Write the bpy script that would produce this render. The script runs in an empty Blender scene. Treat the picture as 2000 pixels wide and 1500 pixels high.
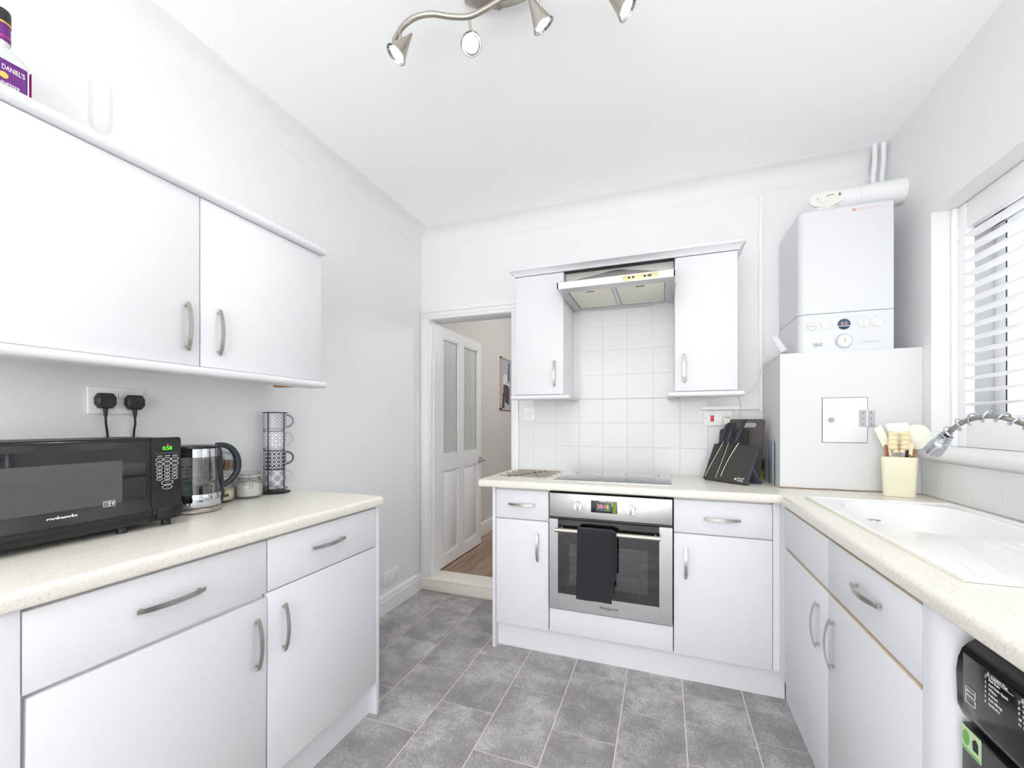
import bpy, bmesh, math, random
from mathutils import Vector, Matrix
random.seed(7)
C = bpy.context.scene.collection
SC = bpy.context.scene
R = math.radians
pi = math.pi

# ------------------------------------------------------------------ camera
CAMH = 1.215
YAW = math.atan(297 / 815)
cam = bpy.data.cameras.new('camera')
cam.sensor_fit = 'HORIZONTAL'
cam.sensor_width = 36.0
cam.lens = 36.0 * 815 / 2000
cam.shift_x = 0.0
cam.shift_y = (826 - 750) / 2000
cam.clip_start = 0.02
camo = bpy.data.objects.new('camera', cam)
C.objects.link(camo)
camo.location = (0, 0, CAMH)
camo.rotation_euler = (pi / 2, 0, YAW)
SC.camera = camo

# ------------------------------------------------------------------ world, lights, exposure
SC.view_settings.view_transform = 'Standard'
SC.view_settings.look = 'None'
SC.view_settings.exposure = 0.33
SC.view_settings.gamma = 1.0
SC.view_settings.use_curve_mapping = False
SC.cycles.max_bounces = 14
SC.cycles.diffuse_bounces = 10
SC.cycles.glossy_bounces = 6
SC.cycles.transmission_bounces = 10
SC.cycles.transparent_max_bounces = 24
SC.cycles.caustics_reflective = False
SC.cycles.caustics_refractive = False
SC.cycles.use_denoising = True
SC.cycles.sample_clamp_indirect = 6.0
w = bpy.data.worlds.new('world')
SC.world = w
w.use_nodes = True
bg = w.node_tree.nodes['Background']
bg.inputs['Color'].default_value = (0.985, 0.993, 1.0, 1)
bg.inputs['Strength'].default_value = 5.6


def area(name, loc, rot, sx, sy, power, col=(1, 1, 1), portal=False):
    l = bpy.data.lights.new(name, 'AREA')
    l.shape = 'RECTANGLE'
    l.size, l.size_y = sx, sy
    l.energy = power
    l.color = col
    if portal:
        l.cycles.is_portal = True
    o = bpy.data.objects.new(name, l)
    C.objects.link(o)
    o.location = loc
    o.rotation_euler = rot
    return o


# light portals: the kitchen window and the glazed opening of the rear wall (portals emit nothing themselves)
area('window_portal', (1.40, 1.61, 1.60), (0, R(90), 0), 1.0, 1.26, 1, portal=True)
area('rear_portal', (-0.35, -2.14, 1.18), (R(90), 0, 0), 2.55, 2.26, 1, portal=True)
# added fill light behind the camera, aimed at the ceiling to brighten it
area('ceiling_bounce', (0.15, -1.25, 1.35), (pi, 0, 0), 1.5, 1.2, 38, (1.0, 0.985, 0.965))
# added unseen point light that brightens the hall beyond the door
hl = bpy.data.lights.new('hall_fill', 'POINT')
hl.energy = 31
hl.color = (1.0, 0.985, 0.97)
hl.shadow_soft_size = 0.15
hlo = bpy.data.objects.new('hall_fill', hl)
C.objects.link(hlo)
hlo.location = (-0.2, 4.2, 2.3)


# ------------------------------------------------------------------ materials
def _new(name):
    m = bpy.data.materials.new(name)
    m.use_nodes = True
    nt = m.node_tree
    return m, nt, nt.nodes['Principled BSDF']


def setp(b, **k):
    for n, v in k.items():
        n = n.replace('_', ' ')
        b.inputs[n].default_value = v


def pm(name, col, rough=0.5, metal=0.0, amt=0.03, scale=8.0, bump=0.0, bscale=60.0, coat=0.0, spec=0.5, stretch=None, emit=0.0, emc=None, sheen=0.0):
    """principled material with a slight procedural variation of colour and an optional fine bump"""
    m, nt, b = _new(name)
    N, L = nt.nodes, nt.links
    geo = N.new('ShaderNodeNewGeometry')
    mp = N.new('ShaderNodeMapping')
    L.new(geo.outputs['Position'], mp.inputs['Vector'])
    if stretch:
        mp.inputs['Scale'].default_value = stretch
    nz = N.new('ShaderNodeTexNoise')
    nz.inputs['Scale'].default_value = scale
    nz.inputs['Detail'].default_value = 3
    L.new(mp.outputs[0], nz.inputs['Vector'])
    mix = N.new('ShaderNodeMix')
    mix.data_type = 'RGBA'
    a = [max(0, c * (1 - amt)) for c in col]
    c2 = [min(1, c * (1 + amt)) for c in col]
    mix.inputs[6].default_value = (*a, 1)
    mix.inputs[7].default_value = (*c2, 1)
    L.new(nz.outputs['Fac'], mix.inputs[0])
    L.new(mix.outputs[2], b.inputs['Base Color'])
    setp(b, Roughness=rough, Metallic=metal)
    b.inputs['Coat Weight'].default_value = coat
    b.inputs['Specular IOR Level'].default_value = spec
    if sheen:
        b.inputs['Sheen Weight'].default_value = sheen
    if bump:
        n2 = N.new('ShaderNodeTexNoise')
        n2.inputs['Scale'].default_value = bscale
        n2.inputs['Detail'].default_value = 4
        L.new(mp.outputs[0], n2.inputs['Vector'])
        bp = N.new('ShaderNodeBump')
        bp.inputs['Strength'].default_value = bump
        bp.inputs['Distance'].default_value = 0.004
        L.new(n2.outputs['Fac'], bp.inputs['Height'])
        L.new(bp.outputs[0], b.inputs['Normal'])
    if emit:
        b.inputs['Emission Color'].default_value = (*(emc or col), 1)
        b.inputs['Emission Strength'].default_value = emit
    return m


def srgb(r, g, b):
    f = lambda c: (c / 255 / 12.92) if c / 255 <= 0.04045 else ((c / 255 + 0.055) / 1.055) ** 2.4
    return (f(r), f(g), f(b))


M = {}
M['wall'] = pm('wall_paint', srgb(232, 233, 234), 0.6, amt=0.008, scale=3, bump=0.12, bscale=90, spec=0.3)
M['ceiling'] = pm('ceiling_paint', srgb(250, 251, 252), 0.7, amt=0.006, scale=2, bump=0.25, bscale=14, spec=0.2)
M['trim'] = pm('gloss_white_paint', srgb(234, 235, 237), 0.35, amt=0.01, scale=20)
M['hall'] = pm('hall_paint', srgb(212, 210, 207), 0.7, amt=0.01)
M['unit'] = pm('white_unit_laminate', srgb(224, 225, 229), 0.42, amt=0.006, scale=5, bump=0.05, bscale=200, spec=0.22)
M['carcass'] = pm('white_carcass_board', srgb(238, 238, 240), 0.5, amt=0.01)
M['edge'] = pm('cream_edge_banding', srgb(228, 212, 192), 0.5, amt=0.03)
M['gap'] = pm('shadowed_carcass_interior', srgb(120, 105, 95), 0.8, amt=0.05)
M['board'] = pm('raw_chipboard', srgb(178, 130, 84), 0.8, amt=0.2, scale=90)
M['steel'] = pm('brushed_steel', srgb(196, 196, 198), 0.30, 1.0, amt=0.06, scale=6, stretch=(1, 1, 60), bump=0.03, bscale=80)
M['steelh'] = pm('horizontal_brushed_steel', srgb(208, 207, 205), 0.42, 1.0, amt=0.05, scale=4, stretch=(1, 1, 120))
M['nickel'] = pm('satin_nickel', srgb(190, 184, 174), 0.30, 1.0, amt=0.06, scale=40)
M['chrome'] = pm('chrome', srgb(205, 208, 214), 0.10, 1.0, amt=0.01)
M['darkmetal'] = pm('dark_wire_metal', srgb(40, 42, 46), 0.4, 0.6, amt=0.05)
M['blackgloss'] = pm('gloss_black_plastic', srgb(30, 28, 30), 0.14, amt=0.05, coat=0.0, spec=0.42)
M['blackmatt'] = pm('matt_black_plastic', srgb(30, 31, 34), 0.45, amt=0.08)
M['bluegrey'] = pm('blue_black_plastic', srgb(36, 42, 54), 0.38, amt=0.08)
M['blackglass'] = pm('black_glass', srgb(14, 16, 20), 0.04, amt=0.02, coat=1.0)
M['hob'] = pm('hob_glass', srgb(26, 27, 30), 0.05, amt=0.02, coat=1.0, spec=0.9)
M['white'] = pm('white_plastic', srgb(240, 240, 240), 0.35, amt=0.01)
M['offwhite'] = pm('off_white_plastic', srgb(232, 230, 224), 0.4, amt=0.02)
M['boiler'] = pm('white_enamel', srgb(217, 219, 222), 0.35, amt=0.004, spec=0.2)
M['greyplastic'] = pm('light_grey_plastic', srgb(196, 200, 204), 0.4, amt=0.02)
M['darkgrey'] = pm('grey_print', srgb(120, 124, 130), 0.5, amt=0.02)
M['print'] = pm('white_print', srgb(235, 235, 235), 0.5, amt=0.01)
M['printpink'] = pm('faded_red_print', srgb(232, 180, 176), 0.5, amt=0.02)
M['blackprint'] = pm('black_print', srgb(25, 25, 28), 0.5, amt=0.02)
M['red'] = pm('red_rocker', srgb(214, 18, 44), 0.3, amt=0.03)
M['redled'] = pm('red_led', srgb(255, 40, 90), 0.4, emit=2.0, emc=(1, 0.05, 0.12))
M['greenled'] = pm('green_led', srgb(90, 240, 40), 0.4, emit=0.8, emc=(0.12, 1, 0.03))
M['orangeled'] = pm('red_digits', srgb(255, 150, 130), 0.4, emit=0.7, emc=(1, 0.28, 0.2))
M['lamp'] = pm('lit_lamp_face', (1, 1, 1), 0.4, emit=2.0, emc=(1.0, 0.97, 0.92))
M['grille'] = pm('hood_filter_cream', srgb(226, 222, 208), 0.5, 0.2, amt=0.03, scale=60)
M['switchcream'] = pm('hood_switch_plate', srgb(205, 194, 150), 0.35, 0.4, amt=0.03)
M['towel'] = pm('black_towel_cloth', srgb(34, 33, 40), 0.95, amt=0.15, scale=120, bump=0.5, bscale=400, sheen=0.2)
M['pot'] = pm('cream_plastic_pot', srgb(238, 234, 208), 0.35, amt=0.01)
M['cream'] = pm('cream_nylon', srgb(240, 226, 186), 0.35, amt=0.04)
M['woodh'] = pm('wooden_handle', srgb(176, 118, 76), 0.5, amt=0.2, scale=30, stretch=(4, 4, 1))
M['sink'] = pm('white_composite_sink', srgb(240, 240, 240), 0.2, amt=0.006, coat=0.3)
M['sugar'] = pm('white_sugar', srgb(244, 242, 236), 0.9, amt=0.02, bump=0.4, bscale=500)
M['coffee'] = pm('brown_coffee', srgb(120, 72, 40), 0.9, amt=0.4, scale=250, bump=0.5, bscale=300)
M['sponge'] = pm('yellow_herbs', srgb(170, 165, 80), 0.8, amt=0.4, scale=120)
M['greenlabel'] = pm('dark_green_label', srgb(24, 72, 52), 0.5, amt=0.08)
M['purple'] = pm('purple_label', srgb(98, 28, 120), 0.4, amt=0.08, scale=60)
M['magenta'] = pm('magenta_border', srgb(170, 40, 130), 0.4, amt=0.1)
M['gold'] = pm('gold_print', srgb(226, 190, 90), 0.35, 0.3, amt=0.1)
M['grout'] = pm('pale_grout', srgb(232, 226, 212), 0.9, amt=0.06, scale=80)
M['wallgrout'] = pm('white_grout', srgb(226, 224, 218), 0.9, amt=0.02)
M['walltile'] = pm('white_glazed_tile', srgb(226, 227, 229), 0.12, amt=0.006, scale=4, bump=0.10, bscale=10, spec=0.25)
M['stone'] = pm('slate_speckled_board', srgb(92, 86, 83), 0.5, amt=0.9, scale=260)
M['stonedark'] = pm('dark_speckled_board', srgb(62, 58, 57), 0.45, amt=0.35, scale=300)
M['stoneedge'] = pm('slate_blue_edge', srgb(74, 78, 92), 0.5, amt=0.06)
M['blade'] = pm('dark_coated_blade', srgb(62, 57, 52), 0.3, 0.5, amt=0.1, scale=60)
M['bladeedge'] = pm('bright_blade_edge', srgb(225, 220, 205), 0.2, 0.9, amt=0.03)
M['screen'] = pm('blue_grey_display', srgb(80, 92, 110), 0.1, amt=0.05)
M['greenglow'] = pm('green_display_film', srgb(110, 140, 40), 0.15, amt=0.25, scale=60)
M['sticker'] = pm('green_white_sticker', srgb(196, 222, 176), 0.4, amt=0.12, scale=80)
M['stgreen'] = pm('sticker_green', srgb(110, 178, 80), 0.4, amt=0.06)
M['shutter'] = pm('shutter_white', srgb(244, 244, 246), 0.3, amt=0.004)
M['cable'] = pm('white_cable', srgb(236, 234, 226), 0.4, amt=0.01)
M['frameoak'] = pm('pink_grey_frame', srgb(196, 176, 168), 0.5, amt=0.05)
M['photolight'] = pm('photo_pale', srgb(176, 178, 192), 0.3, amt=0.15, scale=9)
M['photodark'] = pm('photo_dark', srgb(66, 50, 54), 0.3, amt=0.3, scale=30)
M['photowhite'] = pm('photo_white', srgb(226, 226, 230), 0.3, amt=0.1, scale=30)
M['mugwhite'] = pm('mug_glaze', srgb(228, 230, 234), 0.25, amt=0.01)
M['render'] = pm('pale_rendered_wall', srgb(236, 238, 240), 0.9, amt=0.03)
M['paving'] = pm('paving', srgb(232, 230, 226), 0.9, amt=0.1)


def glass(name, tint=(1, 1, 1), gloss=0.08, rough=0.02, gain=0.5):
    """thin clear pane: mostly transparent with a fresnel gloss"""
    m, nt, b = _new(name)
    N, L = nt.nodes, nt.links
    tr = N.new('ShaderNodeBsdfTransparent')
    tr.inputs[0].default_value = (*tint, 1)
    gl = N.new('ShaderNodeBsdfGlossy')
    gl.inputs['Roughness'].default_value = rough
    lw = N.new('ShaderNodeLayerWeight')
    lw.inputs[0].default_value = 0.25
    ma = N.new('ShaderNodeMath')
    ma.operation = 'MULTIPLY_ADD'
    ma.inputs[1].default_value = gain
    ma.inputs[2].default_value = gloss
    L.new(lw.outputs['Fresnel'], ma.inputs[0])
    mx = N.new('ShaderNodeMixShader')
    L.new(ma.outputs[0], mx.inputs[0])
    L.new(tr.outputs[0], mx.inputs[1])
    L.new(gl.outputs[0], mx.inputs[2])
    L.new(mx.outputs[0], N['Material Output'].inputs[0])
    return m


M['glass'] = glass('clear_glass', (0.97, 0.98, 0.98))
M['jarglass'] = glass('jar_glass', (0.955, 0.965, 0.965), 0.05, gain=0.35)
M['kettleglass'] = glass('kettle_glass', (0.86, 0.87, 0.86), 0.10)
M['water'] = glass('water', (0.80, 0.84, 0.83), 0.10)
M['flute'] = glass('flute_glass', (0.992, 0.992, 0.992), 0.02, gain=0.12)


def frosted():
    m, nt, b = _new('frosted_door_glass')
    setp(b, Roughness=0.35)
    b.inputs['Base Color'].default_value = (*srgb(206, 214, 210), 1)
    b.inputs['Transmission Weight'].default_value = 0.15
    N, L = nt.nodes, nt.links
    n2 = N.new('ShaderNodeTexNoise')
    n2.inputs['Scale'].default_value = 220
    bp = N.new('ShaderNodeBump')
    bp.inputs['Strength'].default_value = 0.4
    bp.inputs['Distance'].default_value = 0.002
    L.new(n2.outputs['Fac'], bp.inputs['Height'])
    L.new(bp.outputs[0], b.inputs['Normal'])
    return m


M['frosted'] = frosted()


def worktop_mat():
    m, nt, b = _new('speckled_cream_worktop')
    N, L = nt.nodes, nt.links
    geo = N.new('ShaderNodeNewGeometry')
    n1 = N.new('ShaderNodeTexNoise'); n1.inputs['Scale'].default_value = 500; n1.inputs['Detail'].default_value = 2
    n2 = N.new('ShaderNodeTexNoise'); n2.inputs['Scale'].default_value = 160; n2.inputs['Detail'].default_value = 3
    L.new(geo.outputs['Position'], n1.inputs['Vector'])
    L.new(geo.outputs['Position'], n2.inputs['Vector'])
    r = N.new('ShaderNodeValToRGB')
    r.color_ramp.elements[0].position = 0.30
    r.color_ramp.elements[0].color = (*srgb(198, 194, 182), 1)
    r.color_ramp.elements[1].position = 0.48
    r.color_ramp.elements[1].color = (*srgb(232, 227, 217), 1)
    e = r.color_ramp.elements.new(0.75)
    e.color = (*srgb(239, 236, 228), 1)
    mixv = N.new('ShaderNodeMath'); mixv.operation = 'MULTIPLY_ADD'
    mixv.inputs[1].default_value = 0.5
    hf = N.new('ShaderNodeMath'); hf.operation = 'MULTIPLY'; hf.inputs[1].default_value = 0.5
    L.new(n2.outputs['Fac'], hf.inputs[0])
    L.new(n1.outputs['Fac'], mixv.inputs[0])
    L.new(hf.outputs[0], mixv.inputs[2])
    L.new(mixv.outputs[0], r.inputs[0])
    L.new(r.outputs[0], b.inputs['Base Color'])
    setp(b, Roughness=0.28)
    return m


M['worktop'] = worktop_mat()


def floor_tile_mat():
    m, nt, b = _new('mottled_grey_vinyl_tile')
    N, L = nt.nodes, nt.links
    geo = N.new('ShaderNodeNewGeometry')
    oi = N.new('ShaderNodeObjectInfo')
    vm = N.new('ShaderNodeVectorMath'); vm.operation = 'SCALE'; vm.inputs[3].default_value = 13.0
    cb = N.new('ShaderNodeCombineXYZ')
    for i in range(3):
        L.new(oi.outputs['Random'], cb.inputs[i])
    L.new(cb.outputs[0], vm.inputs[0])
    ad = N.new('ShaderNodeVectorMath'); ad.operation = 'ADD'
    L.new(geo.outputs['Position'], ad.inputs[0]); L.new(vm.outputs[0], ad.inputs[1])
    n1 = N.new('ShaderNodeTexNoise'); n1.inputs['Scale'].default_value = 5; n1.inputs['Detail'].default_value = 8; n1.inputs['Roughness'].default_value = 0.7
    n2 = N.new('ShaderNodeTexNoise'); n2.inputs['Scale'].default_value = 130; n2.inputs['Detail'].default_value = 8; n2.inputs['Roughness'].default_value = 0.7
    L.new(ad.outputs[0], n1.inputs['Vector']); L.new(ad.outputs[0], n2.inputs['Vector'])
    a = N.new('ShaderNodeMath'); a.operation = 'MULTIPLY'; a.inputs[1].default_value = 0.45
    L.new(n2.outputs['Fac'], a.inputs[0])
    s = N.new('ShaderNodeMath'); s.operation = 'MULTIPLY_ADD'; s.inputs[1].default_value = 0.6
    L.new(n1.outputs['Fac'], s.inputs[0]); L.new(a.outputs[0], s.inputs[2])
    r = N.new('ShaderNodeValToRGB')
    r.color_ramp.elements[0].position = 0.36
    r.color_ramp.elements[0].color = (*srgb(122, 117, 118), 1)
    r.color_ramp.elements[1].position = 0.66
    r.color_ramp.elements[1].color = (*srgb(206, 202, 200), 1)
    e = r.color_ramp.elements.new(0.52)
    e.color = (*srgb(156, 151, 152), 1)
    L.new(s.outputs[0], r.inputs[0])
    L.new(r.outputs[0], b.inputs['Base Color'])
    setp(b, Roughness=0.5)
    bp = N.new('ShaderNodeBump'); bp.inputs['Strength'].default_value = 0.2; bp.inputs['Distance'].default_value = 0.002
    L.new(n2.outputs['Fac'], bp.inputs['Height']); L.new(bp.outputs[0], b.inputs['Normal'])
    return m


M['floortile'] = floor_tile_mat()


def plank_mat():
    m, nt, b = _new('brown_wood_plank')
    N, L = nt.nodes, nt.links
    geo = N.new('ShaderNodeNewGeometry')
    mp = N.new('ShaderNodeMapping'); mp.inputs['Scale'].default_value = (14, 1.5, 1)
    oi = N.new('ShaderNodeObjectInfo')
    n1 = N.new('ShaderNodeTexNoise'); n1.inputs['Scale'].default_value = 3; n1.inputs['Detail'].default_value = 5
    L.new(geo.outputs['Position'], mp.inputs[0]); L.new(mp.outputs[0], n1.inputs['Vector'])
    s = N.new('ShaderNodeMath'); s.operation = 'MULTIPLY_ADD'; s.inputs[1].default_value = 0.25
    L.new(oi.outputs['Random'], s.inputs[0]); L.new(n1.outputs['Fac'], s.inputs[2])
    r = N.new('ShaderNodeValToRGB')
    r.color_ramp.elements[0].position = 0.35; r.color_ramp.elements[0].color = (*srgb(120, 96, 80), 1)
    r.color_ramp.elements[1].position = 0.85; r.color_ramp.elements[1].color = (*srgb(166, 140, 120), 1)
    L.new(s.outputs[0], r.inputs[0]); L.new(r.outputs[0], b.inputs['Base Color'])
    setp(b, Roughness=0.35)
    return m


M['plank'] = plank_mat()


def handle_mat():
    """satin nickel with rows of small square dimples along the middle of the bar (object coordinates)"""
    m, nt, b = _new('dimpled_satin_nickel')
    N, L = nt.nodes, nt.links
    tc = N.new('ShaderNodeTexCoord')
    sp = N.new('ShaderNodeSeparateXYZ'); L.new(tc.outputs['Object'], sp.inputs[0])

    def mth(op, a, bval=None, bnode=None):
        n = N.new('ShaderNodeMath'); n.operation = op
        L.new(a, n.inputs[0])
        if bval is not None:
            n.inputs[1].default_value = bval
        if bnode is not None:
            L.new(bnode, n.inputs[1])
        return n.outputs[0]
    sx = mth('SINE', mth('MULTIPLY', sp.outputs['X'], 2 * pi / 0.0046))
    sz = mth('COSINE', mth('MULTIPLY', sp.outputs['Z'], 2 * pi / 0.0040))
    k = mth('MULTIPLY', mth('GREATER_THAN', sx, 0.15), None, mth('GREATER_THAN', sz, 0.15))
    inside = mth('LESS_THAN', mth('ABSOLUTE', sp.outputs['X']), 0.043)
    k = mth('MULTIPLY', k, None, inside)
    mix = N.new('ShaderNodeMix'); mix.data_type = 'RGBA'
    mix.inputs[6].default_value = (*srgb(186, 182, 176), 1)
    mix.inputs[7].default_value = (*srgb(230, 226, 220), 1)
    L.new(k, mix.inputs[0]); L.new(mix.outputs[2], b.inputs['Base Color'])
    setp(b, Roughness=0.34, Metallic=1.0)
    bp = N.new('ShaderNodeBump'); bp.inputs['Strength'].default_value = 0.8; bp.inputs['Distance'].default_value = 0.001
    bp.invert = True
    L.new(k, bp.inputs['Height']); L.new(bp.outputs[0], b.inputs['Normal'])
    return m


M['handle'] = handle_mat()
M['trivet'] = pm('bronzed_steel', srgb(118, 102, 86), 0.35, 0.7, amt=0.1)
M['pyramid'] = pm('shaded_brushed_steel', srgb(168, 160, 152), 0.38, 1.0, amt=0.05, scale=5, stretch=(1, 1, 40))  # steel darkened to put the hood pyramid's shading into its colour


def mug_mat(name, dark, kind, per):
    """white glaze with a printed lattice; per = repeats, kind chooses the motif (polar object coordinates)"""
    m, nt, b = _new(name)
    N, L = nt.nodes, nt.links
    tc = N.new('ShaderNodeTexCoord')
    sp = N.new('ShaderNodeSeparateXYZ'); L.new(tc.outputs['Object'], sp.inputs[0])

    def mt(op, a, bb=None, c=None):
        n = N.new('ShaderNodeMath'); n.operation = op
        for i, v in enumerate((a, bb, c)):
            if v is None:
                continue
            if isinstance(v, (int, float)):
                n.inputs[i].default_value = v
            else:
                L.new(v, n.inputs[i])
        return n.outputs[0]
    ang = mt('ARCTAN2', sp.outputs['Y'], sp.outputs['X'])
    u = mt('MULTIPLY', ang, per / (2 * pi) * 2 * pi)
    v = mt('MULTIPLY', sp.outputs['Z'], 2 * pi * per / (2 * pi * 0.043))
    cu, cv = mt('COSINE', u), mt('COSINE', v)
    if kind == 0:      # fine lattice of small rings
        f = mt('ADD', mt('COSINE', mt('MULTIPLY', u, 2.0)), mt('COSINE', mt('MULTIPLY', v, 2.0)))
        f = mt('ABSOLUTE', mt('SINE', mt('MULTIPLY', f, 2.6)))
        k = mt('GREATER_THAN', f, 0.55)
    elif kind == 1:    # overlapping circles
        f = mt('ABSOLUTE', mt('ADD', cu, cv))
        k = mt('MAXIMUM', mt('LESS_THAN', f, 0.32), mt('GREATER_THAN', f, 1.72))
        k = mt('SUBTRACT', 1.0, k)
    elif kind == 2:    # eight-pointed stars
        f = mt('MULTIPLY', cu, cv)
        g = mt('ADD', mt('COSINE', mt('MULTIPLY', u, 2.0)), mt('COSINE', mt('MULTIPLY', v, 2.0)))
        k = mt('GREATER_THAN', mt('ABSOLUTE', mt('SUBTRACT', mt('ABSOLUTE', f), mt('MULTIPLY', mt('ABSOLUTE', g), 0.33))), 0.22)
    else:              # petals and small rings
        d1 = mt('ABSOLUTE', mt('SINE', mt('MULTIPLY', mt('ADD', u, v), 0.5)))
        d2 = mt('ABSOLUTE', mt('SINE', mt('MULTIPLY', mt('SUBTRACT', u, v), 0.5)))
        f = mt('MINIMUM', d1, d2)
        g = mt('ABSOLUTE', mt('ADD', cu, cv))
        k = mt('MAXIMUM', mt('LESS_THAN', mt('ABSOLUTE', mt('SUBTRACT', f, 0.27)), 0.09),
               mt('LESS_THAN', mt('ABSOLUTE', mt('SUBTRACT', g, 1.75)), 0.12))
        k = mt('SUBTRACT', 1.0, k)
    mix = N.new('ShaderNodeMix'); mix.data_type = 'RGBA'
    mix.inputs[6].default_value = (*srgb(238, 239, 242), 1)
    mix.inputs[7].default_value = (*dark, 1)
    L.new(k, mix.inputs[0]); L.new(mix.outputs[2], b.inputs['Base Color'])
    setp(b, Roughness=0.3)
    return m


# ------------------------------------------------------------------ mesh helpers
class MB:
    def __init__(s):
        s.bm = bmesh.new()

    def box(s, x0, x1, y0, y1, z0, z1, bev=0.0, mi=0, seg=2):
        if x0 > x1: x0, x1 = x1, x0
        if y0 > y1: y0, y1 = y1, y0
        if z0 > z1: z0, z1 = z1, z0
        v = [s.bm.verts.new(p) for p in ((x0, y0, z0), (x1, y0, z0), (x1, y1, z0), (x0, y1, z0), (x0, y0, z1), (x1, y0, z1), (x1, y1, z1), (x0, y1, z1))]
        fs = [s.bm.faces.new([v[i] for i in f]) for f in ((3, 2, 1, 0), (4, 5, 6, 7), (0, 1, 5, 4), (1, 2, 6, 5), (2, 3, 7, 6), (3, 0, 4, 7))]
        for f in fs:
            f.material_index = mi
        if bev > 0:
            es = list({e for f in fs for e in f.edges})
            bmesh.ops.bevel(s.bm, geom=es, offset=bev, segments=seg, affect='EDGES', profile=0.5)
        return s

    def ring(s, c, n, r, k, up=None):
        n = Vector(n).normalized()
        up = Vector(up) if up else (Vector((0, 0, 1)) if abs(n.z) < 0.95 else Vector((1, 0, 0)))
        a = n.cross(up).normalized(); b = n.cross(a).normalized()
        return [s.bm.verts.new(Vector(c) + (a * math.cos(2 * pi * i / k) + b * math.sin(2 * pi * i / k)) * r) for i in range(k)]

    def bridge(s, A, B):
        k = len(A)
        for i in range(k):
            try:
                s.bm.faces.new((A[i], A[(i + 1) % k], B[(i + 1) % k], B[i]))
            except ValueError:
                pass

    def cyl(s, p, q, r, r2=None, k=16, cap=True):
        n = Vector(q) - Vector(p)
        A = s.ring(p, n, r, k); B = s.ring(q, n, r if r2 is None else max(r2, 1e-5), k)
        s.bridge(A, B)
        if cap:
            s.bm.faces.new(list(reversed(A))); s.bm.faces.new(B)
        return s

    def tube(s, pts, r, k=8, cap=True, closed=False):
        pts = [Vector(p) for p in pts]
        n = len(pts); rings = []
        prev = None
        for i, p in enumerate(pts):
            if closed:
                t = pts[(i + 1) % n] - pts[i - 1]
            else:
                t = pts[min(i + 1, n - 1)] - pts[max(i - 1, 0)]
            t.normalize()
            if prev is None:
                up = Vector((0, 0, 1)) if abs(t.z) < 0.9 else Vector((1, 0, 0))
                a = t.cross(up).normalized()
            else:
                a = (prev - t * prev.dot(t)).normalized()
            prev = a
            b = t.cross(a)
            rr = r[i] if isinstance(r, (list, tuple)) else r
            rings.append([s.bm.verts.new(p + (a * math.cos(2 * pi * j / k) + b * math.sin(2 * pi * j / k)) * rr) for j in range(k)])
        for i in range(n - 1):
            s.bridge(rings[i], rings[i + 1])
        if closed:
            s.bridge(rings[-1], rings[0])
        elif cap:
            s.bm.faces.new(list(reversed(rings[0]))); s.bm.faces.new(rings[-1])
        return s

    def lathe(s, prof, cx=0, cy=0, k=32, cz=0.0):
        rings = []
        for r, z in prof:
            if r < 1e-6:
                rings.append([s.bm.verts.new((cx, cy, cz + z))])
            else:
                rings.append([s.bm.verts.new((cx + r * math.cos(2 * pi * i / k), cy + r * math.sin(2 * pi * i / k), cz + z)) for i in range(k)])
        for A, B in zip(rings, rings[1:]):
            if len(A) == 1 and len(B) == 1:
                continue
            if len(A) == 1:
                for i in range(k):
                    s.bm.faces.new((A[0], B[(i + 1) % k], B[i]))
            elif len(B) == 1:
                for i in range(k):
                    s.bm.faces.new((A[i], A[(i + 1) % k], B[0]))
            else:
                s.bridge(A, B)
        return s

    def prism(s, poly, f0, f1):
        """poly: 2-D points; f0, f1: maps of a 2-D point to 3-D for the two ends"""
        A = [s.bm.verts.new(f0(*p)) for p in poly]; B = [s.bm.verts.new(f1(*p)) for p in poly]
        s.bridge(A, B)
        s.bm.faces.new(list(reversed(A))); s.bm.faces.new(B)
        return s

    def loft(s, rings, cap=True, closed=False):
        V = [[s.bm.verts.new(p) for p in r] for r in rings]
        for A, B in zip(V, V[1:]):
            s.bridge(A, B)
        if closed:
            s.bridge(V[-1], V[0])
        elif cap:
            s.bm.faces.new(list(reversed(V[0]))); s.bm.faces.new(V[-1])
        return s

    def quad(s, *p):
        s.bm.faces.new([s.bm.verts.new(q) for q in p])
        return s

    def xf(s, m, verts=None):
        bmesh.ops.transform(s.bm, matrix=m, verts=verts or s.bm.verts)
        return s


def spline(P, n):
    P = [Vector(p) for p in P]; out = []
    for i in range(len(P) - 1):
        p0, p1, p2, p3 = P[max(i - 1, 0)], P[i], P[i + 1], P[min(i + 2, len(P) - 1)]
        for j in range(n):
            t = j / n
            out.append(0.5 * ((2 * p1) + (-p0 + p2) * t + (2 * p0 - 5 * p1 + 4 * p2 - p3) * t * t + (-p0 + 3 * p1 - 3 * p2 + p3) * t ** 3))
    out.append(P[-1])
    return out


ORG = {}


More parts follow.
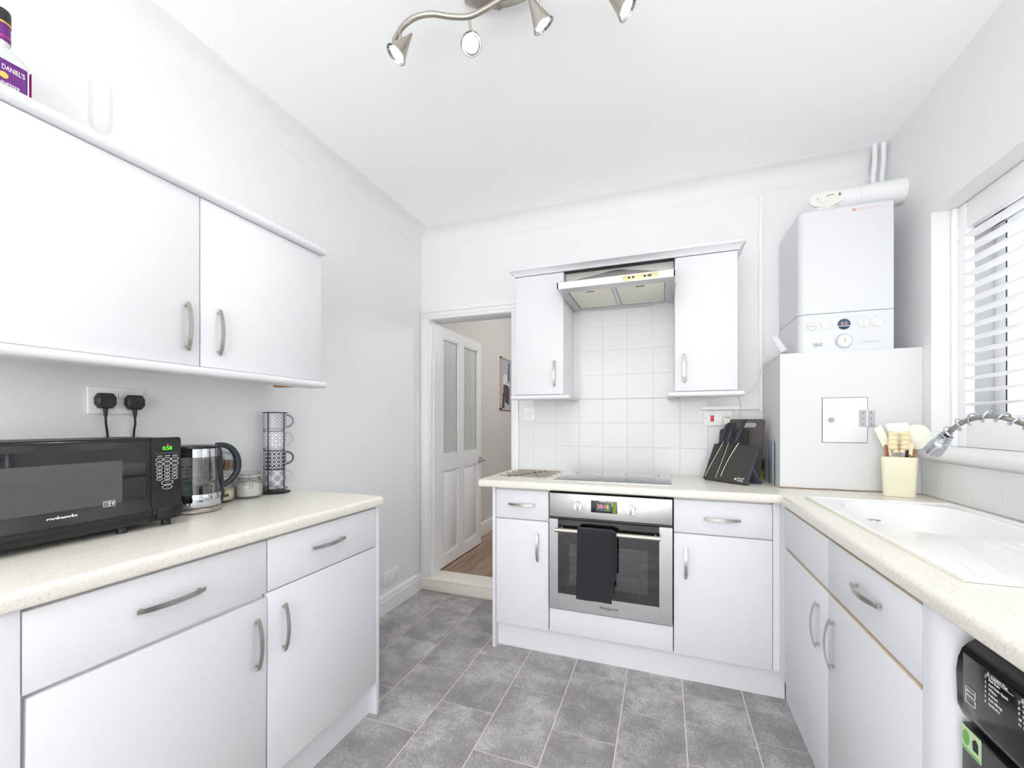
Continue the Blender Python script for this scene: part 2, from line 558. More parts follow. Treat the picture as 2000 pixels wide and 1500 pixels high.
def build(name, mb, mat, parent=None, smooth=True, kind=None, label=None, at=None, angle=35):
    """link a mesh built in world coordinates; its origin is the parent's (or AT)"""
    bm = mb.bm
    o_ = Vector(at) if at is not None else (ORG[parent.name] if parent is not None else Vector((0, 0, 0)))
    bmesh.ops.recalc_face_normals(bm, faces=bm.faces)
    if o_.length > 0:
        bmesh.ops.translate(bm, vec=-o_, verts=bm.verts)
    me = bpy.data.meshes.new(name)
    bm.to_mesh(me); bm.free()
    for mm in (mat if isinstance(mat, (list, tuple)) else [mat]):
        me.materials.append(mm)
    if smooth:
        me.shade_smooth()
        me.set_sharp_from_angle(angle=R(angle))
    o = bpy.data.objects.new(name, me)
    C.objects.link(o)
    if parent is not None:
        o.parent = parent
        o.location = o_ - ORG[parent.name]
    else:
        o.location = o_
    ORG[o.name] = o_
    if kind: o['kind'] = kind
    if label: o['label'] = label
    return o


def tag(o, label, cat, group=None, kind=None):
    o['label'] = label; o['category'] = cat
    if group: o['group'] = group
    if kind: o['kind'] = kind
    return o


def thing(name, label, cat, loc, group=None):
    o = bpy.data.objects.new(name, None)
    o.empty_display_size = 0.05
    C.objects.link(o); o.location = loc
    ORG[o.name] = Vector(loc)
    return tag(o, label, cat, group)


def struct(name, mb, mat, parent=None, **k):
    o = build(name, mb, mat, parent, **k)
    if parent is None:
        o['kind'] = 'structure'
    return o


def kids(o):
    return [c for c in bpy.data.objects if c.parent == o]


def copy_tree(o, parent=None, loc=None):
    c = o.copy(); C.objects.link(c)
    if parent is not None: c.parent = parent
    if loc is not None: c.location = loc
    ORG[c.name] = Vector(loc) if loc is not None else ORG[o.name]
    for ch in kids(o):
        copy_tree(ch, c)
    return c


def text(name, body, size, pos, right, up, mat, parent, depth=0.0004, align='CENTER', sx=1.0, label=None, bold=0.0):
    """flat lettering standing on a surface at POS (world), reading along RIGHT"""
    cu = bpy.data.curves.new(name, 'FONT')
    cu.body = body; cu.size = size; cu.align_x = align; cu.align_y = 'CENTER'; cu.extrude = depth
    cu.resolution_u = 3; cu.offset = bold
    tmp = bpy.data.objects.new(name + '_tmp', cu)
    me = bpy.data.meshes.new_from_object(tmp)
    bpy.data.objects.remove(tmp)
    r = Vector(right).normalized(); u = Vector(up).normalized(); n = r.cross(u)
    m = Matrix(((r.x * sx, u.x, n.x, 0), (r.y * sx, u.y, n.y, 0), (r.z * sx, u.z, n.z, 0), (0, 0, 0, 1)))
    m = Matrix.Translation(Vector(pos) - ORG[parent.name]) @ m
    me.transform(m)
    me.name = name
    me.materials.clear(); me.materials.append(mat)
    o = bpy.data.objects.new(name, me); C.objects.link(o); o.parent = parent
    ORG[o.name] = ORG[parent.name]
    if label: o['label'] = label
    return o


def ell(cx, cy, a, b, k=24, a0=0.0):
    return [(cx + a * math.cos(a0 + 2 * pi * i / k), cy + b * math.sin(a0 + 2 * pi * i / k)) for i in range(k)]


def rrect(x0, x1, y0, y1, r, k=4):
    pts = []
    for cx, cy, a in ((x1 - r, y1 - r, 0), (x0 + r, y1 - r, 90), (x0 + r, y0 + r, 180), (x1 - r, y0 + r, 270)):
        for i in range(k + 1):
            t = R(a + 90 * i / k)
            pts.append((cx + r * math.cos(t), cy + r * math.sin(t)))
    return pts


# ------------------------------------------------------------------ room dimensions
XL, XR, YB, YF = -1.68, 1.045, 2.66, -2.10
HC = 2.60
WT, WB = 0.908, 0.871           # worktop top and underside

# floor: grout bed plus tiles of their own
mb = MB().box(XL - 0.1, XR + 0.1, YF - 0.1, YB, -0.08, -0.0015)
floor = struct('floor', mb, M['grout'], smooth=False)
g = 0.0021
full = {}
nt_ = 0
for ci in range(-12, 6):
    xr = 0.329 - 0.2493 * (-ci)
    xl = xr - 0.2493
    if xr < XL + 0.005 or xl > XR: continue
    off = 2.015 if (ci % 2 == 0) else 1.815
    for kk in range(-3, 13):
        y1 = off - 0.4035 * (kk - 2)
        y0 = y1 - 0.4035
        a, b_, c, d = max(xl, XL), min(xr, XR), max(y0, YF), min(y1, YB - 0.021)
        if b_ - a < 0.01 or d - c < 0.01: continue
        a += g; b_ -= g; c += g; d -= g
        sz = (round(b_ - a, 4), round(d - c, 4))
        if sz not in full:
            m_ = MB().box(-sz[0] / 2, sz[0] / 2, -sz[1] / 2, sz[1] / 2, -0.0015, 0.0, bev=0.0)
            o = build('tile', m_, M['floortile'], None, smooth=False)
            full[sz] = o.data
        else:
            o = bpy.data.objects.new('tile', full[sz]); C.objects.link(o)
        o.parent = floor
        o.location = ((a + b_) / 2, (c + d) / 2, 0)
        nt_ += 1

# ceiling with coving
struct('ceiling', MB().box(XL - 0.15, XR + 0.15, YF - 0.15, YB + 0.15, HC, HC + 0.1), M['ceiling'], smooth=False)
# left wall
struct('wall_left', MB().box(XL - 0.12, XL, YF - 0.15, YB + 0.14, -0.05, HC), M['wall'], smooth=False)
# back wall round the doorway
OX0, OX1, OZ = -1.60, -0.972, 1.965
WBK = YB + 0.13
mb = MB()
mb.box(XL, OX0 - 0.012, YB, WBK, -0.05, HC)
mb.box(OX0 - 0.012, OX1 + 0.012, YB, WBK, OZ + 0.012, HC)
mb.box(OX1 + 0.012, XR + 0.3, YB, WBK, -0.05, HC)
wall_back = struct('wall_back', mb, M['wall'], smooth=False)
# right wall round the window
WY0, WY1, WZ0, WZ1 = 0.98, 2.23, 1.115, 2.09
XRO = XR + 0.30
mb = MB()
mb.box(XR, XRO, WY1, YB, -0.05, HC)
mb.box(XR, XRO, WY0, WY1, -0.05, WZ0)
mb.box(XR, XRO, WY0, WY1, WZ1, HC)
mb.box(XR, XRO, YF - 0.15, WY0, -0.05, HC)
wall_right = struct('wall_right', mb, M['wall'], smooth=False)
# rear wall, behind the camera, with unseen glazed doors, widened to let in fill light
mb = MB()
RX0, RX1, RZ1 = -1.60, 0.95, 2.30
mb.box(XL, RX0, YF - 0.15, YF, -0.05, HC)
mb.box(RX1, XR, YF - 0.15, YF, -0.05, HC)
mb.box(RX0, RX1, YF - 0.15, YF, RZ1, HC)
mb.box(RX0, RX1, YF - 0.15, YF, -0.05, 0.05)
struct('wall_rear', mb, M['wall'], smooth=False)
d2 = struct('door_2', MB().box(RX0, RX0 + 0.07, YF - 0.11, YF - 0.04, 0.05, RZ1).box(RX1 - 0.07, RX1, YF - 0.11, YF - 0.04, 0.05, RZ1)
            .box(RX0, RX1, YF - 0.11, YF - 0.04, RZ1 - 0.07, RZ1).box(RX0, RX1, YF - 0.11, YF - 0.04, 0.05, 0.16)
            .box(-0.40, -0.30, YF - 0.11, YF - 0.04, 0.1, RZ1), M['trim'], smooth=False)
build('pane', MB().box(RX0 + 0.07, -0.40, YF - 0.08, YF - 0.074, 0.16, RZ1 - 0.07), M['glass'], d2, smooth=False)
build('pane', MB().box(-0.30, RX1 - 0.07, YF - 0.08, YF - 0.074, 0.16, RZ1 - 0.07), M['glass'], d2, smooth=False)

# coving: a shallow concave strip along left, back and right walls
def coving(name, p0, p1, inward):
    pr = [(0, 0), (0.0, -0.105)]
    for i in range(7):
        t = i / 6 * pi / 2
        pr.append((0.006 + 0.094 * (1 - math.cos(t)), -0.098 + 0.094 * math.sin(t)))
    pr.append((0.105, -0.0))
    ix, iy = inward
    f0 = lambda a, b: (p0[0] + ix * a, p0[1] + iy * a, HC + b)
    f1 = lambda a, b: (p1[0] + ix * a, p1[1] + iy * a, HC + b)
    return struct(name, MB().prism(pr, f0, f1), M['wall'])


coving('trim_1', (XL, YF), (XL, YB), (1, 0))
coving('trim_2', (XL, YB), (0.99, YB), (0, -1))

# baseboard on the left wall beyond the units
def skirt(name, p0, p1, inward, h=0.12, z=0.0):
    pr = [(0, 0), (0.018, 0), (0.018, h * 0.68), (0.013, h * 0.71), (0.013, h * 0.80), (0.016, h * 0.84), (0.011, h * 0.93), (0.004, h), (0, h)]
    ix, iy = inward
    return struct(name, MB().prism(pr, lambda a, b: (p0[0] + ix * a, p0[1] + iy * a, z + b), lambda a, b: (p1[0] + ix * a, p1[1] + iy * a, z + b)), M['trim'], smooth=False)


skirt('baseboard_left', (XL, 1.46), (XL, YB - 0.001), (1, 0), h=0.125)

# ------------------------------------------------------------------ doorway, threshold, door
mb = MB()
for a, b_ in ((-1.678, OX0 - 0.002), (OX1 + 0.002, OX1 + 0.052)):
    mb.box(a, b_, YB - 0.014, YB - 0.0002, 0.093, OZ + 0.002, bev=0.002)
mb.box(-1.672, OX0 - 0.010, YB - 0.022, YB - 0.0142, 0.093, OZ + 0.0015, bev=0.002)
mb.box(-1.678, OX1 + 0.052, YB - 0.0145, YB - 0.0002, OZ + 0.0022, OZ + 0.085, bev=0.003)
mb.box(-1.676, OX1 + 0.050, YB - 0.024, YB - 0.0147, OZ + 0.05, OZ + 0.083, bev=0.003)
mb.box(-1.676, OX1 + 0.050, YB - 0.019, YB - 0.0147, OZ + 0.020, OZ + 0.032, bev=0.002)
trim3 = struct('trim_3', mb, M['trim'])
trim3['label'] = 'white moulded architrave round the doorway'
mb = MB()
mb.box(OX0 - 0.012, OX0, YB - 0.004, WBK, 0.093, OZ - 0.0002)
mb.box(OX1, OX1 + 0.012, YB - 0.004, WBK, 0.093, OZ - 0.0002)
mb.box(OX0 + 0.0002, OX0 + 0.010, YB + 0.03, YB + 0.045, 0.0935, OZ - 0.001)
mb.box(OX0 - 0.012, OX1 + 0.012, YB - 0.004, WBK, OZ, OZ + 0.012, bev=0.002)
struct('trim_4', mb, M['trim'])
mb = MB().box(OX0 - 0.08, OX1 + 0.06, YB - 0.022, YB, 0, 0.075, bev=0.003).box(OX0 - 0.08, OX1 + 0.05, YB - 0.028, WBK + 0.02, 0.075, 0.092, bev=0.005)
st = struct('trim_5', mb, pm('worn_cream_paint', srgb(232, 228, 218), 0.5, amt=0.06, scale=30))
st['label'] = 'white painted step under the doorway with chipped cream edge'

DX, DY0, DY1, DZ0, DZ1 = OX0 - 0.002, WBK + 0.003, WBK + 0.765, 0.10, 1.955
door = thing('door_1', 'white panel door standing open, two frosted panes above two panels', 'door', (DX, DY0, DZ0))
door['kind'] = 'structure'
T = 0.036
def dbox(mb, y0, y1, z0, z1, a=-T, b=0, bev=0.003):
    return mb.box(DX + a, DX + b, y0, y1, z0, z1, bev=bev)
mb = MB()
gy = [(DY0 + 0.055, DY0 + 0.31), (DY0 + 0.405, DY0 + 0.69)]
dbox(mb, DY0, gy[0][0], DZ0, DZ1, bev=0); dbox(mb, gy[1][1], DY1, DZ0, DZ1, bev=0)
dbox(mb, gy[0][0] + 1e-4, gy[1][1] - 1e-4, DZ0, DZ0 + 0.085, bev=0)
dbox(mb, gy[0][0] + 1e-4, gy[1][1] - 1e-4, 0.85, 0.965, bev=0)
dbox(mb, gy[0][0] + 1e-4, gy[1][1] - 1e-4, 1.875, DZ1, bev=0)
dbox(mb, gy[0][1], gy[1][0], DZ0 + 0.0851, 0.8499, bev=0); dbox(mb, gy[0][1], gy[1][0], 0.9651, 1.8749, bev=0)
build('door_frame', mb, M['trim'], door)
for (a, b_) in gy:
    build('glass_pane', MB().box(DX - 0.022, DX - 0.014, a, b_, 0.965, 1.875), M['frosted'], door, smooth=False, label='frosted grey green pane')
    mb = MB()
    dbox(mb, a, b_, DZ0 + 0.085, 0.85, -0.026, -0.012, 0)
    mb2 = MB()
    dbox(mb2, a + 0.028, b_ - 0.028, DZ0 + 0.12, 0.82, -0.014, -0.004, 0.006)
    build('door_panel', mb, M['trim'], door, smooth=False)
    build('raised_field', mb2, M['trim'], door)
    mb = MB()
    for (z0, z1) in ((0.965, 1.875), (DZ0 + 0.085, 0.85)):
        dbox(mb, a, a + 0.012, z0, z1, -0.012, -0.003, 0.002); dbox(mb, b_ - 0.012, b_, z0, z1, -0.012, -0.003, 0.002)
        dbox(mb, a, b_, z0, z0 + 0.012, -0.012, -0.003, 0.002); dbox(mb, a, b_, z1 - 0.012, z1, -0.012, -0.003, 0.002)
    build('beading', mb, M['trim'], door)
# etched diamond motif on the second pane
a, b_ = gy[1]
ym = (a + b_) / 2
mb = MB()
for s in (-1, 1):
    mb.tube([(DX - 0.013, ym + s * 0.05, 1.02), (DX - 0.013, ym + s * 0.05, 1.32), (DX - 0.013, ym, 1.40), (DX - 0.013, ym + s * 0.05, 1.48), (DX - 0.013, ym + s * 0.05, 1.80)], 0.0016, k=5)
    mb.tube([(DX - 0.013, ym + s * 0.03, 1.34), (DX - 0.013, ym, 1.46), (DX - 0.013, ym - s * 0.03, 1.34), (DX - 0.013, ym, 1.24), (DX - 0.013, ym + s * 0.03, 1.34)], 0.0013, k=5)
mb.tube([(DX - 0.013, ym - 0.05, 1.80), (DX - 0.013, ym + 0.05, 1.80)], 0.0016, k=5)
build('etched_pattern', mb, pm('etched_line', srgb(216, 224, 220), 0.4), door)
mb = MB()
kc = Vector((DX, DY1 - 0.035, 0.876))
mb.cyl(kc, kc + Vector((0.008, 0, 0)), 0.026, k=24).cyl(kc, kc + Vector((0.045, 0, 0)), 0.009, k=12)
mb.tube([kc + Vector((0.045, 0, 0)), kc + Vector((0.052, -0.02, 0)), kc + Vector((0.05, -0.055, -0.004)), kc + Vector((0.05, -0.09, 0.004))], [0.009, 0.009, 0.007, 0.006], k=10)
build('door_handle', mb, M['chrome'], door)
for zc in (1.70, 0.35):
    build('hinge', MB().box(DX - 0.004, DX + 0.004, DY0 - 0.012, DY0 + 0.004, zc - 0.05, zc + 0.05, bev=0.002), M['trim'], door)

# hall behind the door
HX0, HY1 = -1.72, 6.6
mb = MB()
mb.box(HX0 - 0.1, HX0, WBK, HY1, 0.0, 2.7)
hall_l = struct('wall_hall_left', mb, M['hall'], smooth=False)
struct('wall_hall_far', MB().box(HX0 - 0.1, 2.2, HY1, HY1 + 0.1, 0.0, 2.7), M['hall'], smooth=False)
struct('wall_hall_right', MB().box(2.1, 2.2, WBK, HY1, 0.0, 2.7), M['hall'], smooth=False)
struct('wall_hall_near', MB().box(HX0, OX0 - 0.012, WBK + 0.0005, WBK + 0.01, 0, 2.7).box(OX1 + 0.012, 2.1, WBK + 0.0005, WBK + 0.01, 0, 2.7).box(OX0 - 0.012, OX1 + 0.012, WBK + 0.0005, WBK + 0.01, OZ + 0.001, 2.7), M['hall'], smooth=False)
struct('ceiling_hall', MB().box(HX0 - 0.1, 2.2, WBK, HY1 + 0.1, 2.7, 2.8), M['ceiling'], smooth=False)
fh = struct('floor_hall', MB().box(HX0 - 0.1, 2.2, WBK, HY1 + 0.1, 0.0, 0.078), M['gap'], smooth=False)
pw = 0.16
pms = {}
for i in range(12):
    x0 = HX0 + i * pw
    yy = WBK + 0.022 - (i * 0.37) % 1.1
    while yy < HY1:
        a, b_ = max(yy, WBK + 0.022), min(yy + 1.2, HY1)
        if b_ - a > 0.03 and x0 < 0.3:
            k_ = round(b_ - a, 3)
            if k_ not in pms:
                o = build('plank', MB().box(0.001, pw - 0.001, 0.001, k_ - 0.001, 0, 0.012), M['plank'], None, smooth=False)
                pms[k_] = o.data
            else:
                o = bpy.data.objects.new('plank', pms[k_]); C.objects.link(o)
            o.parent = fh; o.location = (x0, a, 0.078)
        yy += 1.2
skirt('baseboard_hall', (HX0, WBK + 0.8), (HX0, HY1), (1, 0), h=0.13, z=0.09)

# picture in the hall
pic = thing('framed_photo', 'tall framed photo print on the hall wall beyond the open door', 'picture', (HX0, 4.31, 1.363))
mb = MB()
py0, py1, pz0, pz1 = 4.316, 4.80, 1.363, 1.955
mb.box(HX0, HX0 + 0.022, py0, py0 + 0.016, pz0, pz1).box(HX0, HX0 + 0.022, py1 - 0.016, py1, pz0, pz1)
mb.box(HX0, HX0 + 0.022, py0, py1, pz0, pz0 + 0.016).box(HX0, HX0 + 0.022, py0, py1, pz1 - 0.016, pz1)
build('frame', mb, M['frameoak'], pic, smooth=False)
pr = build('print', MB().box(HX0 + 0.002, HX0 + 0.012, py0 + 0.016, py1 - 0.016, pz0 + 0.016, pz1 - 0.016), M['photolight'], pic, smooth=False)
def flat(poly, x, d=0.0006):
    return MB().prism(poly, lambda a, b: (x, a, b), lambda a, b: (x + d, a, b))
px_ = HX0 + 0.0125
build('shape', flat([(4.45, 1.45), (4.58, 1.42), (4.60, 1.60), (4.54, 1.66), (4.42, 1.66), (4.40, 1.60)], px_), M['photodark'], pr, smooth=False)
build('shape', flat(ell(4.46, 1.72, 0.07, 0.055), px_), M['photowhite'], pr, smooth=False)
build('shape', flat([(4.36, 1.655), (4.62, 1.645), (4.62, 1.662), (4.36, 1.672)], px_ + 0.0007), M['photowhite'], pr, smooth=False)
build('shape', flat([(4.55, 1.70), (4.59, 1.70), (4.60, 1.90), (4.56, 1.92)], px_), M['photodark'], pr, smooth=False)
build('shape', flat([(4.36, 1.385), (4.44, 1.385), (4.42, 1.55), (4.38, 1.56)], px_), M['photodark'], pr, smooth=False)

# ------------------------------------------------------------------ wall tiles
def wall_tiles(parent, u0s, v0s, clip, place, base):
    pass


TX0 = -0.511 - 0.15 * 3      # a vertical joint
TZ0 = 1.674 - 0.15 * 5.1
data = {}
def put_tiles(parent, rects, fx, mat=M['walltile'], t=0.006, gg=0.0011, axis='y'):
    for (a0, a1, z0, z1) in rects:
        a0 += gg; a1 -= gg; z0 += gg; z1 -= gg
        if a1 - a0 < 0.008 or z1 - z0 < 0.008: continue
        k_ = (axis, round(a1 - a0, 3), round(z1 - z0, 3))
        if k_ not in data:
            h, v = k_[1] / 2, k_[2] / 2
            if axis == 'y':
                m_ = MB().box(-h, h, -t, 0, -v, v, bev=0.0012, seg=1)
            else:
                m_ = MB().box(-t, 0, -h, h, -v, v, bev=0.0012, seg=1)
            o = build('tile', m_, mat, None, smooth=False)
            data[k_] = o.data
        else:
            o = bpy.data.objects.new('tile', data[k_]); C.objects.link(o)
        o.parent = parent
        o.location = ((a0 + a1) / 2, fx, (z0 + z1) / 2) if axis == 'y' else (fx, (a0 + a1) / 2, (z0 + z1) / 2)


rects = []
xs = [-0.915, -0.811, -0.661, -0.511, -0.3615, -0.212, -0.0615, 0.0885, 0.2385]
zs = [WT + 0.003, 0.925 + 0.0, 1.065, 1.215, 1.365, 1.515, 1.665, 1.815, 1.965]
zs = [WT + 0.003, 1.065, 1.215, 1.365, 1.515, 1.668, 1.815, 1.93]
for i in range(len(xs) - 1):
    for j in range(len(zs) - 1):
        if zs[j] >= 1.36 and not (-0.56 < (xs[i] + xs[i + 1]) / 2 < 0.10): continue
        rects.append((xs[i], xs[i + 1], zs[j], zs[j + 1]))
put_tiles(wall_back, rects, YB, axis='y')
struct('trim_6', MB().box(xs[0], xs[-1], YB - 0.004, YB + 0.0, WT + 0.0, 1.365).box(-0.53, 0.06, YB - 0.004, YB, 1.36, 1.93), M['wallgrout'], smooth=False)
rects = []
ys = [2.285 - 0.15 * i for i in range(18)]
for i in range(17):
    for (z0, z1) in ((WT + 0.003, 1.058),):
        rects.append((ys[i + 1], ys[i], z0, z1))
put_tiles(wall_right, rects, XR, axis='x')

# ------------------------------------------------------------------ window with shutters and sill
win = struct('window_1', MB().box(1.24, 1.30, WY0, WY1, WZ0, WZ0 + 0.06, bev=0.004).box(1.24, 1.30, WY0, WY1, WZ1 - 0.06, WZ1, bev=0.004)
             .box(1.24, 1.30, WY0, WY0 + 0.06, WZ0, WZ1, bev=0.004).box(1.24, 1.30, WY1 - 0.06, WY1, WZ0, WZ1, bev=0.004)
             .box(1.24, 1.30, 1.58, 1.66, WZ0, WZ1, bev=0.004), M['trim'])
# casement sashes
for (a, b_) in ((WY0 + 0.05, 1.59), (1.65, WY1 - 0.05)):
    sash = MB()
    for (c, d, e, f) in ((a, b_, WZ0 + 0.05, WZ0 + 0.11), (a, b_, WZ1 - 0.11, WZ1 - 0.05), (a, a + 0.06, WZ0 + 0.05, WZ1 - 0.05), (b_ - 0.06, b_, WZ0 + 0.05, WZ1 - 0.05)):
        sash.box(1.215, 1.26, c, d, e, f, bev=0.004)
    sh = build('sash', sash, M['trim'], win)
    build('gasket', MB().box(1.213, 1.2155, a + 0.060, a + 0.0635, WZ0 + 0.11, WZ1 - 0.11).box(1.213, 1.2155, b_ - 0.0635, b_ - 0.060, WZ0 + 0.11, WZ1 - 0.11), M['blackmatt'], sh, smooth=False)
    build('pane', MB().box(1.245, 1.250, a + 0.05, b_ - 0.05, WZ0 + 0.1, WZ1 - 0.1), M['glass'], win, smooth=False)
build('window_handle', MB().box(1.195, 1.215, 1.945, 1.975, 1.50, 1.66, bev=0.006), M['blackmatt'], win)

mb = MB()
pr = [(XR + 0.165, WZ0 + 0.003), (XR + 0.165, WZ0 - 0.001), (XR - 0.0005, WZ0 - 0.001), (XR - 0.0005, WZ0 - 0.049), (1.022, WZ0 - 0.049)]
for i in range(7):
    t = R(-90 - 180 * i / 6)
    pr.append((1.022 + 0.022 * math.cos(t), WZ0 - 0.025 + 0.024 * math.sin(t)))
pr.append((1.03, WZ0 + 0.003))
mb.prism(pr, lambda a, b: (a, WY0 + 0.001, b), lambda a, b: (a, WY1 - 0.001, b))
struct('trim_7', mb, M['trim'])['label'] = 'deep white window sill with rounded nose'

SX = 1.135          # shutter plane
def shutter(y0, y1, label):
    zb, zt = WZ0 + 0.0045, WZ1 - 0.003
    s = thing('window_shutter', label, 'shutter', (SX, (y0 + y1) / 2, zb), 'white louvred shutters at the window')
    build('stile', MB().box(SX - 0.014, SX + 0.014, y1 - 0.047, y1, zb, zt, bev=0.003), M['shutter'], s)
    build('stile', MB().box(SX - 0.014, SX + 0.014, y0, y0 + 0.047, zb, zt, bev=0.003), M['shutter'], s)
    build('rail', MB().box(SX - 0.013, SX + 0.013, y0 + 0.047, y1 - 0.047, zb, 1.244, bev=0.003), M['shutter'], s)
    build('rail', MB().box(SX - 0.013, SX + 0.013, y0 + 0.047, y1 - 0.047, 1.985, zt, bev=0.003), M['shutter'], s)
    n = 14
    first = None
    for i in range(n):
        zc = 1.289 + i * 0.0512
        if first is None:
            pts = []
            for j in range(12):
                t = 2 * pi * j / 12
                a = 0.0225 * math.cos(t); c = 0.0042 * math.sin(t)
                tl = R(-7)
                pts.append((a * math.cos(tl) - c * math.sin(tl), a * math.sin(tl) + c * math.cos(tl)))
            h = (y1 - y0) / 2 - 0.048
            m_ = MB().prism(pts, lambda a, b: (a, -h, b), lambda a, b: (a, h, b))
            o = build('louvre', m_, M['shutter'], None)
            first = o.data
        else:
            o = bpy.data.objects.new('louvre', first); C.objects.link(o)
        o.parent = s
        o.location = Vector((SX, (y0 + y1) / 2, zc)) - ORG[s.name]
    for zc in (1.22, 2.0 - 0.02):
        build('hinge', MB().cyl((SX - 0.017, y1 - 0.003, zc - 0.025), (SX - 0.017, y1 - 0.003, zc + 0.025), 0.004, k=8), M['shutter'], s)
    return s


shutter(1.61, WY1 - 0.018, 'white louvred shutter panel nearest the boiler')
shutter(0.998, 1.606, 'white louvred shutter panel over the sink, furthest from the boiler')
mb = MB().box(SX - 0.03, SX + 0.022, WY1 - 0.016, WY1 - 0.001, WZ0 + 0.0035, WZ1 - 0.001, bev=0.003).box(SX - 0.03, SX + 0.022, WY0 + 0.001, WY0 + 0.016, WZ0 + 0.0035, WZ1 - 0.001, bev=0.003)
struct('trim_8', mb, M['shutter'])
# garden side: added wall, raised to cut sky light; paving made pale for bounce
struct('wall_outside', MB().box(3.3, 3.5, -2, 7, -0.2, 3.6), M['render'], smooth=False)
struct('ground_outside', MB().box(XRO, 3.3, -4, 7, -0.25, -0.2).box(-4, XRO, -8, YF - 0.15, -0.1, -0.05), M['paving'], smooth=False)

# ------------------------------------------------------------------ handles
def handle_mesh(length=0.150, rise=0.026, w_=0.0125, t=0.0026):
    """arched strap along local X, standing out along local -Y, width along Z, with two posts"""
    n = 20
    rings = []
    for i in range(n + 1):
        s = -1 + 2 * i / n
        x = s * length / 2
        y = -(rise * (1 - s * s) ** 0.5 * 0.55 + rise * (1 - s * s) * 0.45) if abs(s) < 1 else 0
        y = -0.012 - (rise - 0.012) * (1 - abs(s) ** 2.0)
        ww = w_ / 2 * (1 - 0.25 * abs(s) ** 4)
        rings.append([(x, y, -ww), (x, y, ww), (x, y + t, ww), (x, y + t, -ww)])
    mb = MB().loft(rings)
    for s in (-1, 1):
        x = s * (length / 2 - 0.012)
        mb.cyl((x, -0.016, 0), (x, 0, 0), 0.0042, k=10)
    return mb


_h = build('handle', handle_mesh(), M['handle'])
HANDLE = _h.data
bpy.data.objects.remove(_h)


def add_handle(parent, c, axis, out):
    """c: centre on the door face (world); axis: long direction; out: face normal"""
    X = Vector(axis).normalized(); Yn = -Vector(out).normalized(); Z = X.cross(Yn)
    m = Matrix(((X.x, Yn.x, Z.x), (X.y, Yn.y, Z.y), (X.z, Yn.z, Z.z))).to_4x4()
    o = bpy.data.objects.new('handle', HANDLE)
    C.objects.link(o)
    o.parent = parent
    o.matrix_local = Matrix.Translation(Vector(c) - ORG[parent.name]) @ m
    return o


def front(name, parent, plane, a0, a1, z0, z1, axis, t=0.018, tilt=0.0):
    """door or drawer front: plane = coordinate of its face, axis 'x' faces -y ('x' runs along x), axis 'y+' faces +x, 'y-' faces -x"""
    mb = MB()
    if axis == 'x':
        mb.box(a0, a1, plane, plane + t, z0, z1, bev=0.0018)
    elif axis == 'y+':
        mb.box(plane - t, plane, a0, a1, z0, z1, bev=0.0018)
    else:
        mb.box(plane, plane + t, a0, a1, z0, z1, bev=0.0018)
    bm = mb.bm
    bm.normal_update()
    for f in bm.faces:
        if f.normal.z > 0.9 and axis == 'y-':
            f.material_index = 1
    if tilt:
        c = Vector(((plane), a1, z0)) if axis != 'x' else Vector((a1, plane, z0))
        ax = 'X' if axis != 'x' else 'Y'
        c.y = a0
        mb.xf(Matrix.Translation(c) @ Matrix.Rotation(tilt, 4, ax) @ Matrix.Translation(-c))
    return build(name, mb, [M['unit'], M['edge']], parent)


def carc(parent, x0, x1, y0, y1, z0, z1):
    t = 0.016
    return build('carcass', MB().box(x0, x1, y0, y1, z0, z1), M['carcass'], parent, smooth=False)


# ------------------------------------------------------------------ left base run (faces +x)
LP = -1.124
def left_base(y0, y1, label, ddy, dz, hd, hdoor, low=0.0):
    b = thing('base_cabinet', label, 'cabinet', (XL + 0.28, (y0 + y1) / 2, 0), 'base cabinets under the left worktop')
    carc(b, XL + 0.004, LP - 0.019, y0 + 0.001, y1 - 0.001, 0.13, WB - 0.002)
    d = front('drawer', b, LP, y0 + 0.0015, y1 - 0.0015, 0.7045, 0.861, 'y+')
    add_handle(d, (LP, hd[0], hd[1]), (0, 1, 0), (1, 0, 0))
    e = front('door', b, LP, y0 + 0.0015, y1 - (0.005 if low else 0.0015), 0.136, 0.700 - low, 'y+', tilt=R(-0.6) if low else 0)
    add_handle(e, (LP, hdoor[0], hdoor[1]), (0, 0, 1), (1, 0, 0))
    return b


left_base(0.417, 0.929, 'white base cabinet under the microwave, its door hanging low with a dark gap', 0, 0, (0.668, 0.787), (0.893, 0.566), low=0.005)
LB2 = left_base(0.931, 1.437, 'white base cabinet under the kettle and mugs, door closed', 0, 0, (1.172, 0.790), (0.985, 0.576))
t_ = LB2
build('end_panel', MB().box(XL + 0.002, LP, 1.438, 1.456, 0, WB - 0.001, bev=0.001), M['unit'], t_)
t_ = thing('end_post', 'rounded white end post left of the wide drawer', 'panel', (-1.4, 0.38, 0))
pr = [(XL + 0.003, 0.4155)] + [(LP, 0.4155)]
for i in range(7):
    t = R(0 - 90 * i / 6)
    pr.append((LP - 0.03 + 0.03 * math.cos(t), 0.392 + 0.03 * math.sin(t)))
pr.append((XL + 0.003, 0.362))
build('post', MB().prism(pr, lambda a, b: (a, b, 0.0), lambda a, b: (a, b, WB - 0.001)), M['unit'], t_)
tag(build('kickboard', MB().box(-1.178, -1.162, 0.418, 1.437, 0, 0.128), M['unit'], at=(-1.17, 0.93, 0), smooth=False), 'white kickboard under the left base cabinets', 'kickboard')


